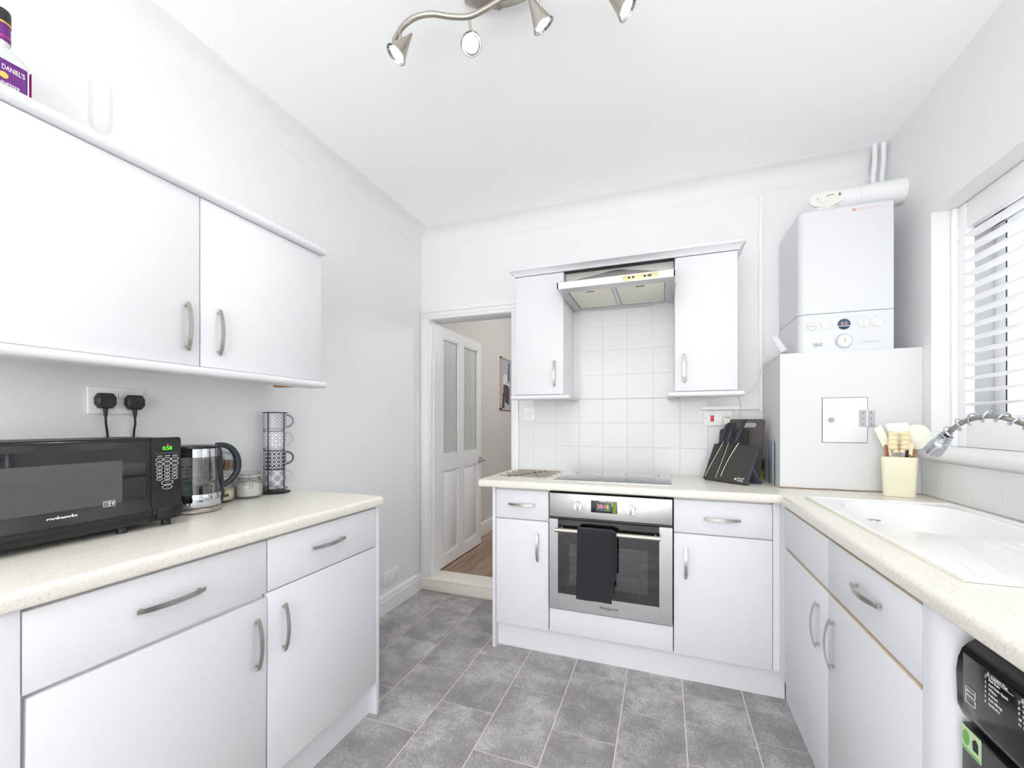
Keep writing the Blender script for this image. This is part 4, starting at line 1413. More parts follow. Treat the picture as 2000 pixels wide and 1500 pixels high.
build('upper_band', MB().lathe([(0.0660, 0.190), (0.0690, 0.190), (0.0672, 0.218), (0.0650, 0.220)], kx, ky, 40, WT), M['chrome'], ke)
build('lid', MB().lathe([(0, 0.232), (0.03, 0.232), (0.058, 0.230), (0.0675, 0.226), (0.0690, 0.220), (0.0655, 0.218), (0, 0.218)], kx, ky, 40, WT), M['blackgloss'], ke)
hd = Vector((0.32, 0.947, 0))     # direction of the handle
def kp_(r, z): return (kx + hd.x * r, ky + hd.y * r, WT + z)
mb = MB()
mb.tube([kp_(0.0745, 0.026), kp_(0.078, 0.05), kp_(0.0765, 0.09), kp_(0.0735, 0.15), kp_(0.071, 0.20), kp_(0.066, 0.226)], [0.008, 0.0095, 0.0085, 0.0085, 0.0095, 0.008], k=12)
hpth = spline([kp_(0.060, 0.227), kp_(0.085, 0.226), kp_(0.108, 0.214), kp_(0.124, 0.190), kp_(0.131, 0.160), kp_(0.128, 0.128), kp_(0.112, 0.101), kp_(0.094, 0.086), kp_(0.078, 0.076)], 5)
mb.tube(hpth, [0.0085 + 0.0030 * math.sin(pi * i / (len(hpth) - 1)) for i in range(len(hpth))], k=14)
build('handle', mb, M['bluegrey'], ke)
build('power_switch', MB().tube([kp_(0.080, 0.038), kp_(0.100, 0.042)], [0.004, 0.005], k=8), M['blackmatt'], ke)
mb = MB().prism([(0, 0), (0.03, 0.02), (0.0, 0.04), (-0.02, 0.03), (-0.02, 0.01)], lambda a, b: (kx - hd.x * 0.068 + hd.y * (b - 0.02), ky - hd.y * 0.068 - hd.x * (b - 0.02), WT + 0.185 + a), lambda a, b: (kx - hd.x * 0.086 + hd.y * (b - 0.02) * 0.3, ky - hd.y * 0.086 - hd.x * (b - 0.02) * 0.3, WT + 0.195 + a * 0.8))
build('spout', mb, M['chrome'], ke)
# printed level marks on the glass facing the room
md_ = Vector((0.62, -0.78, 0)).normalized(); mr = Vector((0.78, 0.62, 0))
def mark(z, a, b, s=0.0):
    r = 0.0738 if z < 0.1 else 0.0738 - (z - 0.09) * 0.055
    c = Vector((kx, ky, WT + z)) + md_ * (r + 0.0004) + mr * s
    return [c + mr * (a * math.cos(t)) + Vector((0, 0, b * math.sin(t))) for t in [2 * pi * i / 10 for i in range(10)]]
mb = MB()
for z, a in ((0.150, 0.003), (0.137, 0.0034), (0.120, 0.003), (0.103, 0.0034)):
    P_ = mark(z, a, a * 0.8)
    mb.loft([P_, [p + md_ * 0.0004 for p in P_]])
for s in (-0.012, 0.0, 0.012):
    P_ = mark(0.160, 0.0045, 0.0012, s); mb.loft([P_, [p + md_ * 0.0006 for p in P_]])
build('level_marks', mb, M['blackprint'], ke, smooth=False)

# ------------------------------------------------------------------ glass jars
def jar(name, cx, cy, z0, r, h, fill, fh_, label, lidh=0.018):
    t = thing(name, label, 'jar', (cx, cy, z0), 'clip top glass jars behind the kettle')
    build('glass_body', MB().lathe([(0, 0.001), (r * 0.80, 0.001), (r * 0.95, 0.006), (r, 0.016), (r, h * 0.60), (r * 0.94, h * 0.78), (r * 0.78, h * 0.88), (r * 0.78, h),
                                    (r * 0.74, h), (r * 0.74, h * 0.87), (r * 0.90, h * 0.77), (r * 0.955, h * 0.6), (r * 0.955, 0.018), (r * 0.90, 0.010), (0, 0.007)], cx, cy, 32, z0), M['jarglass'], t)
    build('contents', MB().lathe([(0, 0.0085), (r * 0.88, 0.011), (r * 0.945, 0.019), (r * 0.945, min(fh_, h * 0.60)), (r * 0.5, fh_ + 0.003), (0, fh_ + 0.005)], cx, cy, 28, z0), fill, t)
    build('lid', MB().lathe([(0, h + lidh * 0.9), (r * 0.6, h + lidh), (r * 0.80, h + lidh * 0.8), (r * 0.84, h + lidh * 0.35), (r * 0.84, h + 0.003), (0, h + 0.003)], cx, cy, 32, z0), M['jarglass'], t)
    build('seal', MB().lathe([(r * 0.70, h), (r * 0.86, h), (r * 0.86, h + 0.003), (r * 0.70, h + 0.003)], cx, cy, 32, z0), M['offwhite'], t)
    mb = MB()
    mb.tube([(cx + r * 0.80 * math.cos(2 * pi * i / 24), cy + r * 0.80 * math.sin(2 * pi * i / 24), z0 + h * 0.93) for i in range(24)], 0.0011, k=5, closed=True)
    c1 = Vector((cx + r * 0.70, cy - r * 0.45, z0 + h * 0.92))
    mb.tube([c1, c1 + Vector((0.012, -0.008, 0.012)), c1 + Vector((0.006, -0.004, 0.024)), c1 + Vector((-0.010, 0.006, 0.022))], 0.0011, k=5)
    mb.tube([c1, c1 + Vector((0.014, -0.009, -0.012)), c1 + Vector((0.016, -0.010, -0.036)), c1 + Vector((0.020, 0.002, -0.036)), c1 + Vector((0.018, 0.001, -0.012)), c1], 0.0011, k=5)
    build('wire_clip', mb, M['chrome'], t)
    return t


jar('storage_jar', -1.617, 1.130, WT, 0.050, 0.094, M['cream'], 0.05, 'clip top glass jar standing under the coffee jar')
jar('storage_jar', -1.617, 1.130, WT + 0.114, 0.052, 0.086, M['coffee'], 0.046, 'clip top glass jar of brown coffee stacked on another jar')
jar('storage_jar', -1.606, 1.240, WT, 0.054, 0.090, M['sugar'], 0.058, 'clip top glass jar of white sugar beside the mug stack')

# ------------------------------------------------------------------ mug rack and mugs
rx, ry = -1.612, 1.372
rk = thing('mug_stand', 'tall black wire stand holding four stacked mugs', 'stand', (rx, ry, WT))
def circ(r, z, k=32, cx=rx, cy=ry):
    return [(cx + r * math.cos(2 * pi * i / k), cy + r * math.sin(2 * pi * i / k), WT + z) for i in range(k)]
build('base_ring', MB().tube(circ(0.058, 0.003), 0.0026, k=8, closed=True), M['darkmetal'], rk)
build('base_plate', MB().lathe([(0, 0.0035), (0.056, 0.0035), (0.056, 0.0055), (0, 0.0055)], rx, ry, 32, WT), M['darkmetal'], rk)
build('seat_ring', MB().tube(circ(0.0475, 0.020), 0.0018, k=6, closed=True), M['darkmetal'], rk)
build('top_ring', MB().tube(circ(0.0475, 0.352), 0.0020, k=6, closed=True), M['darkmetal'], rk)
for a in (205, 285, 5, 125):
    x, y = rx + 0.0475 * math.cos(R(a)), ry + 0.0475 * math.sin(R(a))
    build('upright', MB().tube([(x, y, WT + 0.005), (x, y, WT + 0.353)], 0.0019, k=6), M['darkmetal'], rk)
mats = [(3, srgb(150, 153, 166), 6, 'lowest of the four stacked mugs, white with grey petals'),
        (2, srgb(84, 90, 106), 8, 'second mug from the bottom of the stack, dark star pattern'),
        (1, srgb(176, 178, 188), 10, 'third mug from the bottom, pale grey circles'),
        (0, srgb(140, 144, 158), 8, 'topmost stacked mug, fine grey lattice')]
hdir = Vector((0.46, 0.888, 0))
for i, (kd, dk, per, lab) in enumerate(mats):
    z0 = WT + 0.022 + i * 0.0825
    mg = thing('mug', lab, 'mug', (rx, ry, z0), 'patterned mugs in the wire stand')
    mm = mug_mat('mug_print_' + str(i), dk, kd, per)
    build('cup', MB().lathe([(0, 0.0005), (0.036, 0.0005), (0.0385, 0.004), (0.0385, 0.010), (0.0435, 0.014), (0.0435, 0.0805), (0.0405, 0.0805), (0.0405, 0.012), (0, 0.010)], rx, ry, 40, z0), mm, mg)
    pts = []
    for j in range(11):
        t = R(95 - 190 * j / 10)
        pts.append(Vector((rx, ry, z0)) + hdir * (0.043 + 0.030 * math.cos(t)) + Vector((0, 0, 0.047 + 0.027 * math.sin(t))))
    build('mug_handle', MB().tube(pts, 0.0042, k=8), pm('mug_handle_grey_' + str(i), dk if kd in (2, 0) else srgb(196, 200, 208), 0.35), mg)

# ------------------------------------------------------------------ sockets, switches, plugs
def socket_left(y0, y1, z0, z1, label, withplugs):
    s = thing('wall_socket', label, 'socket', (XL, (y0 + y1) / 2, z0))
    build('plate', MB().box(XL + 0.0005, XL + 0.009, y0, y1, z0, z1, bev=0.0025), M['white'], s)
    ym = (y0 + y1) / 2
    for yy in (ym - 0.010, ym + 0.010):
        build('rocker', MB().box(XL + 0.009, XL + 0.0125, yy - 0.006, yy + 0.006, z1 - 0.034, z1 - 0.014, bev=0.001), M['white'], s)
        mbo = MB().box(XL + 0.0088, XL + 0.0093, yy - 0.007, yy + 0.007, z1 - 0.035, z1 - 0.013)
        build('rocker_gap', mbo, M['greyplastic'], s, smooth=False)
    if not withplugs:
        mb = MB()
        for c in (y0 + 0.033, y1 - 0.033):
            mb.box(XL + 0.0088, XL + 0.0094, c - 0.0018, c + 0.0018, z0 + 0.045, z0 + 0.054)
            for s_ in (-1, 1):
                mb.box(XL + 0.0088, XL + 0.0094, c + s_ * 0.011 - 0.0032, c + s_ * 0.011 + 0.0032, z0 + 0.026, z0 + 0.031)
        build('pin_holes', mb, M['blackmatt'], s, smooth=False)
    return s


socket_left(0.762, 0.908, 1.243, 1.329, 'white double socket above the microwave with two plugs', True)
socket_left(2.217, 2.372, 0.172, 0.258, 'white double socket low on the wall by the doorway', False)


def plug(y, z, label, endp):
    p = thing('plug', label, 'plug', (XL + 0.01, y, z), 'black plugs above the microwave')
    poly = [(y - 0.024, z + 0.012), (y - 0.016, z + 0.026), (y + 0.016, z + 0.026), (y + 0.024, z + 0.012), (y + 0.024, z - 0.008), (y + 0.014, z - 0.022), (y - 0.014, z - 0.022), (y - 0.024, z - 0.008)]
    c = Vector((0, y, z))
    ins = [(y + (a - y) * 0.82, z + (b - z) * 0.82) for a, b in poly]
    mb = MB().loft([[(XL + 0.0095, a, b) for a, b in poly], [(XL + 0.030, a, b) for a, b in poly], [(XL + 0.036, a, b) for a, b in ins]])
    build('plug_body', mb, M['blackmatt'], p)
    build('cord_grip', MB().tube([(XL + 0.020, y, z - 0.020), (XL + 0.020, y, z - 0.048)], [0.0065, 0.0045], k=10), M['blackmatt'], p)
    build('cord', MB().tube([(XL + 0.020, y, z - 0.046), (XL + 0.018, y + 0.002, z - 0.07), (XL + 0.012, y + (endp - y) * 0.6, z - 0.088), (XL + 0.006, endp, z - 0.108), (XL + 0.008, endp, WT + 0.1), (XL + 0.006, endp, WT + 0.004)], 0.0032, k=8), M['blackmatt'], p)


plug(0.800, 1.283, 'black plug at the left of the double socket above the microwave', 0.812)
plug(0.878, 1.281, 'black plug at the right of the double socket above the microwave', 0.882)

s = thing('light_switch', 'small white switch under the cabinet by the doorway', 'switch', (-0.842, YB - 0.007, 1.232))
build('plate', MB().box(-0.884, -0.800, YB - 0.016, YB - 0.0065, 1.232, 1.316, bev=0.002), M['white'], s)
build('rocker_gap', MB().box(-0.852, -0.832, YB - 0.0166, YB - 0.0158, 1.256, 1.292), M['greyplastic'], s, smooth=False)
build('rocker', MB().box(-0.850, -0.834, YB - 0.020, YB - 0.016, 1.258, 1.290, bev=0.001), M['white'], s)
for x in (-0.874, -0.810):
    build('screw', MB().cyl((x, YB - 0.016, 1.274), (x, YB - 0.0168, 1.274), 0.003, k=8), M['darkgrey'], s)

s = thing('cooker_switch', 'white cooker switch plate with red rocker beside a cream plug', 'switch', (0.29, YB - 0.007, 1.198))
build('plate', MB().box(0.214, 0.366, YB - 0.018, YB - 0.0065, 1.198, 1.286, bev=0.003), M['white'], s)
build('red_rocker', MB().box(0.250, 0.268, YB - 0.023, YB - 0.018, 1.224, 1.258, bev=0.0015), M['red'], s, label='red rocker switch')
build('socket_rocker', MB().box(0.297, 0.312, YB - 0.021, YB - 0.018, 1.252, 1.274, bev=0.001), M['white'], s)
build('screw', MB().cyl((0.226, YB - 0.018, 1.243), (0.226, YB - 0.0188, 1.243), 0.003, k=8), M['darkgrey'], s)
p = thing('plug', 'cream plug in the cooker switch socket behind the chopping boards', 'plug', (0.33, YB - 0.02, 1.235))
build('plug_body', MB().box(0.311, 0.358, YB - 0.050, YB - 0.0185, 1.205, 1.255, bev=0.008), M['offwhite'], p)
build('rating_print', MB().box(0.322, 0.347, YB - 0.0506, YB - 0.050, 1.243, 1.247), M['darkgrey'], p, smooth=False)

# trunking and cable
tr = thing('cable_trunking', 'white cable trunking running down the wall beside the boiler cupboard', 'trunking', (0.5, YB, 1.28))
build('vertical_run', MB().box(0.495, 0.5145, YB - 0.016, YB - 0.0005, 1.283, 2.480, bev=0.001), M['white'], tr)
build('horizontal_run', MB().box(0.196, 0.4945, YB - 0.024, YB - 0.0065, 1.290, 1.313, bev=0.001), M['white'], tr)
cb = thing('white_cable', 'loose white cable from the wall cabinet to the boiler controls', 'cable', (0.40, 2.6, 1.37))
build('cable', MB().tube([(0.36, 2.45, 1.365), (0.40, 2.52, 1.368), (0.44, 2.57, 1.385), (0.475, 2.60, 1.42), (0.488, 2.58, 1.48), (0.490, 2.50, 1.53), (0.500, 2.42, 1.547), (0.540, 2.34, 1.5445)], 0.0028, k=8), M['cable'], cb)
build('cable', MB().tube([(0.345, 2.45, 1.366), (0.375, 2.52, 1.36), (0.395, 2.60, 1.34), (0.402, 2.63, 1.30), (0.403, 2.632, 1.25), (0.403, 2.632, 1.20)], 0.0028, k=8), M['cable'], cb)

# ------------------------------------------------------------------ boxed cupboard and boiler
BX0, BY0, BZ1 = 0.516, 2.290, 1.541
mb = MB()
mb.box(BX0, XR - 0.001, BY0, BY0 + 0.018, WT + 0.002, BZ1 - 0.018)
mb.box(BX0, BX0 + 0.018, BY0 + 0.0181, YB - 0.001, WT + 0.002, BZ1 - 0.018)
mb.box(BX0 - 0.0005, XR - 0.001, BY0 - 0.001, YB - 0.001, BZ1 - 0.018, BZ1, bev=0.001)
bx = thing('pipe_cupboard', 'white boxed cupboard on the worktop under the boiler', 'cupboard', (0.78, 2.47, WT))
build('casing', mb, pm('white_painted_board', srgb(220, 221, 223), 0.5, amt=0.01, scale=3, bump=0.05, bscale=30, spec=0.15), bx, smooth=False)
hatch = build('hatch_door', MB().box(0.684, 0.850, BY0 - 0.0035, BY0 - 0.0005, 1.127, 1.328, bev=0.001), M['trim'], bx)
build('hatch_gap', MB().box(0.6815, 0.8525, BY0 - 0.0008, BY0 - 0.0001, 1.1245, 1.3305), M['gap'], bx, smooth=False)
build('knob', MB().cyl((0.714, BY0 - 0.003, 1.229), (0.714, BY0 - 0.014, 1.229), 0.005, k=10).cyl((0.714, BY0 - 0.014, 1.229), (0.714, BY0 - 0.024, 1.229), 0.011, 0.009, k=20), M['nickel'], hatch)
hg = MB().box(0.821, 0.8455, BY0 - 0.006, BY0 - 0.0036, 1.200, 1.272).box(0.8505, 0.876, BY0 - 0.006, BY0 - 0.0002, 1.198, 1.270).cyl((0.848, BY0 - 0.007, 1.198), (0.848, BY0 - 0.007, 1.272), 0.0032, k=10)
hgo = build('hinge', hg, M['steel'], bx, smooth=False)
for x in (0.833, 0.863):
    for z in (1.210, 1.235, 1.260):
        build('screw', MB().cyl((x, BY0 - 0.0058, z), (x, BY0 - 0.0068, z), 0.0032, k=8), M['darkgrey'], hgo)

build('cracked_seal', MB().tube([(0.515 + i * 0.052, BY0 - 0.0012, WT + 0.0045 + 0.0015 * math.sin(i * 2.1)) for i in range(9)], 0.0016, k=5), pm('brown_cracked_sealant', srgb(176, 140, 100), 0.7, amt=0.3, scale=90), bx)

bo = thing('boiler', 'white wall boiler with dials standing on the boxed cupboard', 'boiler', (0.77, 2.45, BZ1))
bx0, bx1, by0, bz1 = 0.594, 0.953, 2.300, 2.205
zp = BZ1 + 0.158 + 0.03
pl = [(bx0, YB - 0.004), (bx0, by0 + 0.03)]
for i in range(7):
    t = R(180 + 90 * i / 6)
    pl.append((bx0 + 0.028 + 0.028 * math.cos(t), by0 + 0.028 + 0.028 * math.sin(t)))
for i in range(4):
    t = R(270 + 90 * i / 3)
    pl.append((bx1 - 0.008 + 0.008 * math.cos(t), by0 + 0.008 + 0.008 * math.sin(t)))
pl.append((bx1, YB - 0.004))
def inset(pl, d):
    cx, cy = (bx0 + bx1) / 2, (by0 + YB) / 2
    return [(cx + (x - cx) * (1 - d / 0.18), cy + (y - cy) * (1 - d / 0.18) if y < YB - 0.01 else y) for x, y in pl]
zt_ = BZ1 + 0.178
build('case', MB().loft([[(x, y, zt_ + 0.0015) for x, y in pl], [(x, y, bz1 - 0.010) for x, y in pl], [(x, y, bz1) for x, y in inset(pl, 0.008)]]), M['boiler'], bo)
pan = build('control_panel', MB().loft([[(x, y, BZ1 + 0.0015) for x, y in pl], [(x, y, zt_ - 0.0015) for x, y in pl]]), M['boiler'], bo)
build('seam', MB().loft([[(x, y, zt_ - 0.0015) for x, y in inset(pl, 0.0015)], [(x, y, zt_ + 0.0015) for x, y in inset(pl, 0.0015)]]), M['darkgrey'], bo, smooth=False)
Yp = by0
def disc(x, z, r, d0, d1, r2=None, k=32):
    return MB().cyl((x, Yp - d0, z), (x, Yp - d1, z), r, r2, k=k)
for x, z in ((0.700, 1.667), (0.838, 1.666), (0.890, 1.667)):
    dl = build('dial', disc(x, z, 0.0215, 0, 0.010, 0.020), M['white'], pan)
    a = R(35) if x != 0.838 else R(95)
    mb = MB().box(-0.0015, 0.0015, -0.0005, 0.0012, -0.018, 0.018)
    mb.xf(Matrix.Translation((x, Yp - 0.0105, z)) @ Matrix.Rotation(pi / 2 - a, 4, 'Y'))
    build('pointer', mb, M['greyplastic'], dl, smooth=False)
    mb = MB().tube([(x + 0.0255 * math.cos(R(-30 + 12 * i)), Yp - 0.0003, z + 0.0255 * math.sin(R(-30 + 12 * i))) for i in range(14)], 0.0005, k=4)
    build('dial_arc', mb, M['greyplastic'], dl)
gg = build('pressure_gauge', disc(0.645, 1.663, 0.0175, 0, 0.004), M['greyplastic'], pan)
build('gauge_face', disc(0.645, 1.663, 0.0145, 0.004, 0.0046), M['white'], gg)
build('needle', MB().box(0.632, 0.656, Yp - 0.0056, Yp - 0.0046, 1.6615, 1.6635), M['blackprint'], gg, smooth=False)
ds = build('display', disc(0.769, 1.664, 0.0245, 0, 0.0015), M['screen'], pan)
text('digits', '0.0', 0.020, (0.769, Yp - 0.0018, 1.667), (1, 0, 0), (0, 0, 1), M['printpink'], ds)
build('display_band', MB().box(0.7455, 0.7925, Yp - 0.0022, Yp - 0.0015, 1.6545, 1.6570), M['print'], ds, smooth=False)
build('display_foot', MB().prism([(0.769 + 0.0235 * math.cos(R(-24 - 132 * i / 10)), 1.664 + 0.0235 * math.sin(R(-24 - 132 * i / 10))) for i in range(11)], lambda a, b: (a, Yp - 0.0015, b), lambda a, b: (a, Yp - 0.0020, b)), pm('navy_display', srgb(50, 60, 88), 0.2), ds, smooth=False)
cl = build('clock', disc(0.769, 1.588, 0.0340, 0, 0.006, 0.032), M['greyplastic'], pan)
build('clock_ring', disc(0.769, 1.588, 0.0255, 0.006, 0.010), M['white'], cl)
build('clock_centre', disc(0.769, 1.588, 0.0185, 0.010, 0.012), M['offwhite'], cl)
build('clock_hand', MB().box(0.7670, 0.7710, Yp - 0.0135, Yp - 0.012, 1.578, 1.599), pm('brass_hand', srgb(186, 180, 150), 0.4, 0.4), cl, smooth=False)
mb = MB()
for (a, b_, c, d) in ((0.650, 0.686, 1.5680, 1.5688), (0.650, 0.686, 1.5832, 1.5840), (0.650, 0.6508, 1.568, 1.584), (0.6852, 0.686, 1.568, 1.584)):
    mb.box(a, b_, Yp - 0.0006, Yp - 0.0001, c, d)
bd = build('badge', mb, M['darkgrey'], pan, smooth=False)
text('lettering', 'ideal', 0.0165, (0.668, Yp - 0.0004, 1.5765), (1, 0, 0), (0, 0, 1), M['darkgrey'], bd, sx=0.95)
text('lettering', 'Esprit eco²', 0.0155, (0.868, Yp - 0.0004, 1.580), (1, 0, 0), (0, 0, 1), M['greyplastic'], pan)
build('flap_line', MB().box(0.682, 0.850, Yp - 0.0005, Yp - 0.0001, 1.6955, 1.6963).box(0.682, 0.6828, Yp - 0.0005, Yp - 0.0001, 1.6955, 1.714), M['greyplastic'], pan, smooth=False)
text('red_print', '≡ ideal boiler ――――――', 0.013, (0.855, Yp - 0.0004, bz1 - 0.028), (1, 0, 0), (0, 0, 1), M['printpink'], bo) if False else None
build('red_print', MB().box(0.800, 0.905, Yp - 0.0005, Yp - 0.0001, bz1 - 0.024, bz1 - 0.0225).box(0.800, 0.880, Yp - 0.0005, Yp - 0.0001, bz1 - 0.031, bz1 - 0.0295).box(0.800, 0.812, Yp - 0.0005, Yp - 0.0001, bz1 - 0.033, bz1 - 0.021), M['printpink'], bo, smooth=False)
build('hanging_bracket', MB().box(bx1 + 0.0, bx1 + 0.022, 2.40, 2.44, bz1 - 0.03, bz1 - 0.012), M['blackmatt'], bo, smooth=False)

fl = thing('boiler_flue', 'white flue pipe from the boiler top into the right wall', 'pipe', (0.72, 2.45, bz1))
fy, fz = 2.450, 2.283
mb = MB().tube([(0.716, fy, fz - 0.005), (0.75, fy, fz + 0.008), (0.80, fy, fz + 0.010), (0.90, fy, fz + 0.012), (XR - 0.001, fy, fz + 0.014)], [0.054, 0.054, 0.054, 0.054, 0.056], k=28)
build('pipe', mb, M['trim'], fl)
build('elbow', MB().lathe([(0.0, 0.0005), (0.060, 0.0005), (0.062, 0.05), (0.052, 0.075), (0, 0.075)], 0.735, fy, 28, bz1), M['trim'], fl)
tm = build('turret_plate', MB().prism(ell(0.730, 2.294 - 0.008, 0.072, 0.036, 28), lambda a, b: (a, fy - 0.062, b), lambda a, b: (a, fy - 0.050, b)), M['offwhite'], fl)
build('port', MB().cyl((0.712, fy - 0.062, 2.290), (0.712, fy - 0.067, 2.290), 0.021, k=20), M['offwhite'], tm)
build('turret_marks', MB().box(0.733, 0.760, fy - 0.0626, fy - 0.062, 2.300, 2.3035).box(0.690, 0.695, fy - 0.0676, fy - 0.067, 2.287, 2.291).box(0.727, 0.732, fy - 0.0676, fy - 0.067, 2.292, 2.296).box(0.777, 0.786, fy - 0.0626, fy - 0.062, 2.293, 2.306), M['darkgrey'], tm, smooth=False)
build('collar', MB().cyl((0.868, fy, fz + 0.011), (0.875, fy, fz + 0.011), 0.0575, k=28), M['trim'], fl)
for i, x in enumerate((0.985, 1.020)):
    pp = thing('riser_pipe', ('thin white pipe rising to the ceiling, the one further from the window', 'thin white pipe rising to the ceiling, the one nearest the window')[i], 'pipe', (x, 2.58, 2.3), 'pipes above the boiler')
    build('pipe', MB().tube([(x, 2.585, bz1 - 0.05), (x, 2.585, 2.45), (x + 0.004, 2.578, 2.52), (x - 0.004, 2.56, HC - 0.001)], 0.0105, k=10), M['trim'], pp)

rc = thing('thermostat', 'small white and grey heating receiver leaning at the left of the boiler', 'thermostat', (0.55, 2.33, BZ1))
mb = MB().box(-0.036, 0.036, -0.011, 0.011, 0, 0.088, bev=0.005)
mm_ = Matrix.Translation((0.548, 2.345, BZ1 + 0.013)) @ Matrix.Rotation(R(62), 4, 'Z') @ Matrix.Rotation(R(-28), 4, 'X')
mb.xf(mm_)
build('shell', mb, pm('lilac_grey_plastic', srgb(214, 212, 222), 0.35), rc)
build('face', MB().box(-0.033, 0.033, -0.0135, -0.0112, 0.004, 0.084, bev=0.0008).xf(mm_), M['white'], rc)

# ------------------------------------------------------------------ chopping boards, knife stand, jar and slab in the corner
def rot_board(pl, p0, ux, uz, n, t):
    """2-D polygon placed at p0 with axes ux (across), uz (up), thickness t along n"""
    ux, uz, n = Vector(ux), Vector(uz), Vector(n)
    p0 = Vector(p0)
    f0 = lambda a, b: p0 + ux * a + uz * b
    f1 = lambda a, b: p0 + ux * a + uz * b + n * t
    return f0, f1


def ring_board(outer, hole, f0, f1):
    """plate with a slot: outer and hole polygons have the same count"""
    mb = MB()
    O0 = [mb.bm.verts.new(f0(*p)) for p in outer]; O1 = [mb.bm.verts.new(f1(*p)) for p in outer]
    H0 = [mb.bm.verts.new(f0(*p)) for p in hole]; H1 = [mb.bm.verts.new(f1(*p)) for p in hole]
    mb.bridge(O0, O1); mb.bridge(H0, H1); mb.bridge(O0, H0); mb.bridge(O1, H1)
    return mb


ba = Vector((0.725, -0.689, 0)).normalized()          # along the boards, towards the boxed cupboard
bb = Vector((0.689, 0.725, 0)).normalized()           # away from the room
def lean_board(right_bottom, width, height, lean, t, hole_, lab, mat):
    up_v = (bb * lean + Vector((0, 0, height))).normalized()
    n_v = (-bb * height + Vector((0, 0, lean))).normalized()
    p0 = Vector(right_bottom) - ba * width
    f0 = lambda a, b: p0 + ba * a + up_v * b
    f1 = lambda a, b: p0 + ba * a + up_v * b + n_v * t
    h = math.hypot(height, lean)
    c = thing('chopping_board', lab, 'board', tuple(p0 + ba * width / 2), 'speckled chopping boards')
    build('board', ring_board(rrect(0, width, 0, h, 0.016, 5), hole_, f0, f1), mat, c, smooth=False)


lean_board((0.462, 2.448, WT + 0.001), 0.222, 0.325, 0.046, 0.007, rrect(0.080, 0.180, 0.284, 0.309, 0.0119, 5),
           'large grey speckled chopping board with a handle slot leaning on the wall', M['stone'])
lean_board((0.400, 2.486, WT + 0.001), 0.168, 0.272, 0.034, 0.006, rrect(0.082, 0.106, 0.226, 0.250, 0.0115, 5),
           'smaller dark chopping board between the knives and the large board', M['stonedark'])

P0 = Vector((0.197, 2.468, WT + 0.0082)); dxy = Vector((0.178, -0.169, 0)); WK = dxy.length; ux = dxy.normalized()
back = Vector((0.69, 0.724, 0)).normalized()
uz = (back * 0.090 + Vector((0, 0, 0.185))); HK = uz.length; uz = uz.normalized()
nn = ux.cross(uz).normalized()      # points towards the room
if nn.y > 0: nn = -nn
ks = thing('knife_stand', 'black angled magnetic knife stand in front of the chopping boards', 'knife block', tuple(P0 + dxy / 2))
def kb(a, b, c=0.0):
    return P0 + ux * a + uz * b + nn * c
build('front_board', MB().loft([[kb(0, 0, c), kb(WK, 0, c), kb(WK, HK, c), kb(0, HK, c)] for c in (-0.016, 0.0)]), [M['stonedark']], ks, smooth=False)
build('side_edge', MB().loft([[kb(WK, 0.0, c), kb(WK + 0.0006, 0.0, c), kb(WK + 0.0006, HK, c), kb(WK, HK, c)] for c in (-0.0158, -0.0002)]), M['stoneedge'], ks, smooth=False)
# rear leg: from mid height of the board back down to the worktop
q0 = P0 + uz * (HK * 0.47) - nn * 0.016
ft = P0 + back * 0.128
mb = MB()
e0, e1 = q0, Vector((ft.x, ft.y, P0.z))
dd = (e1 - e0).normalized(); th = dd.cross(ux).normalized() * 0.012
for (a, b_) in ((0.0, WK),):
    mb.loft([[e0 + ux * a, e0 + ux * b_, e0 + ux * b_ + th, e0 + ux * a + th], [e1 + ux * a, e1 + ux * b_, e1 + ux * b_ + th, e1 + ux * a + th]])
mn = min(v.co.z for v in mb.bm.verts)
if mn < WT + 0.0008:
    for v in mb.bm.verts:
        v.co.z = max(v.co.z, WT + 0.0008)
build('rear_leg', mb, M['stoneedge'], ks, smooth=False)
lg = MB().cyl(kb(WK * 0.745, 0.020, 0.0), kb(WK * 0.745, 0.020, 0.0006), 0.0058, k=20)
build('logo_disc', lg, M['print'], ks)
build('logo_bar', MB().loft([[kb(WK * 0.735, 0.0168 + dz, c), kb(WK * 0.755, 0.0168 + dz, c), kb(WK * 0.755, 0.018 + dz, c), kb(WK * 0.735, 0.018 + dz, c)] for dz, c in ((0.001, 0.0006), (0.001, 0.0012))]), M['stonedark'], ks, smooth=False)
text('lettering', 'Russell', 0.0125, kb(WK * 0.785, 0.0255, 0.0005), ux, uz, M['print'], ks, align='LEFT')
text('lettering', 'Hobbs', 0.0125, kb(WK * 0.785, 0.0140, 0.0005), ux, uz, M['print'], ks, align='LEFT')

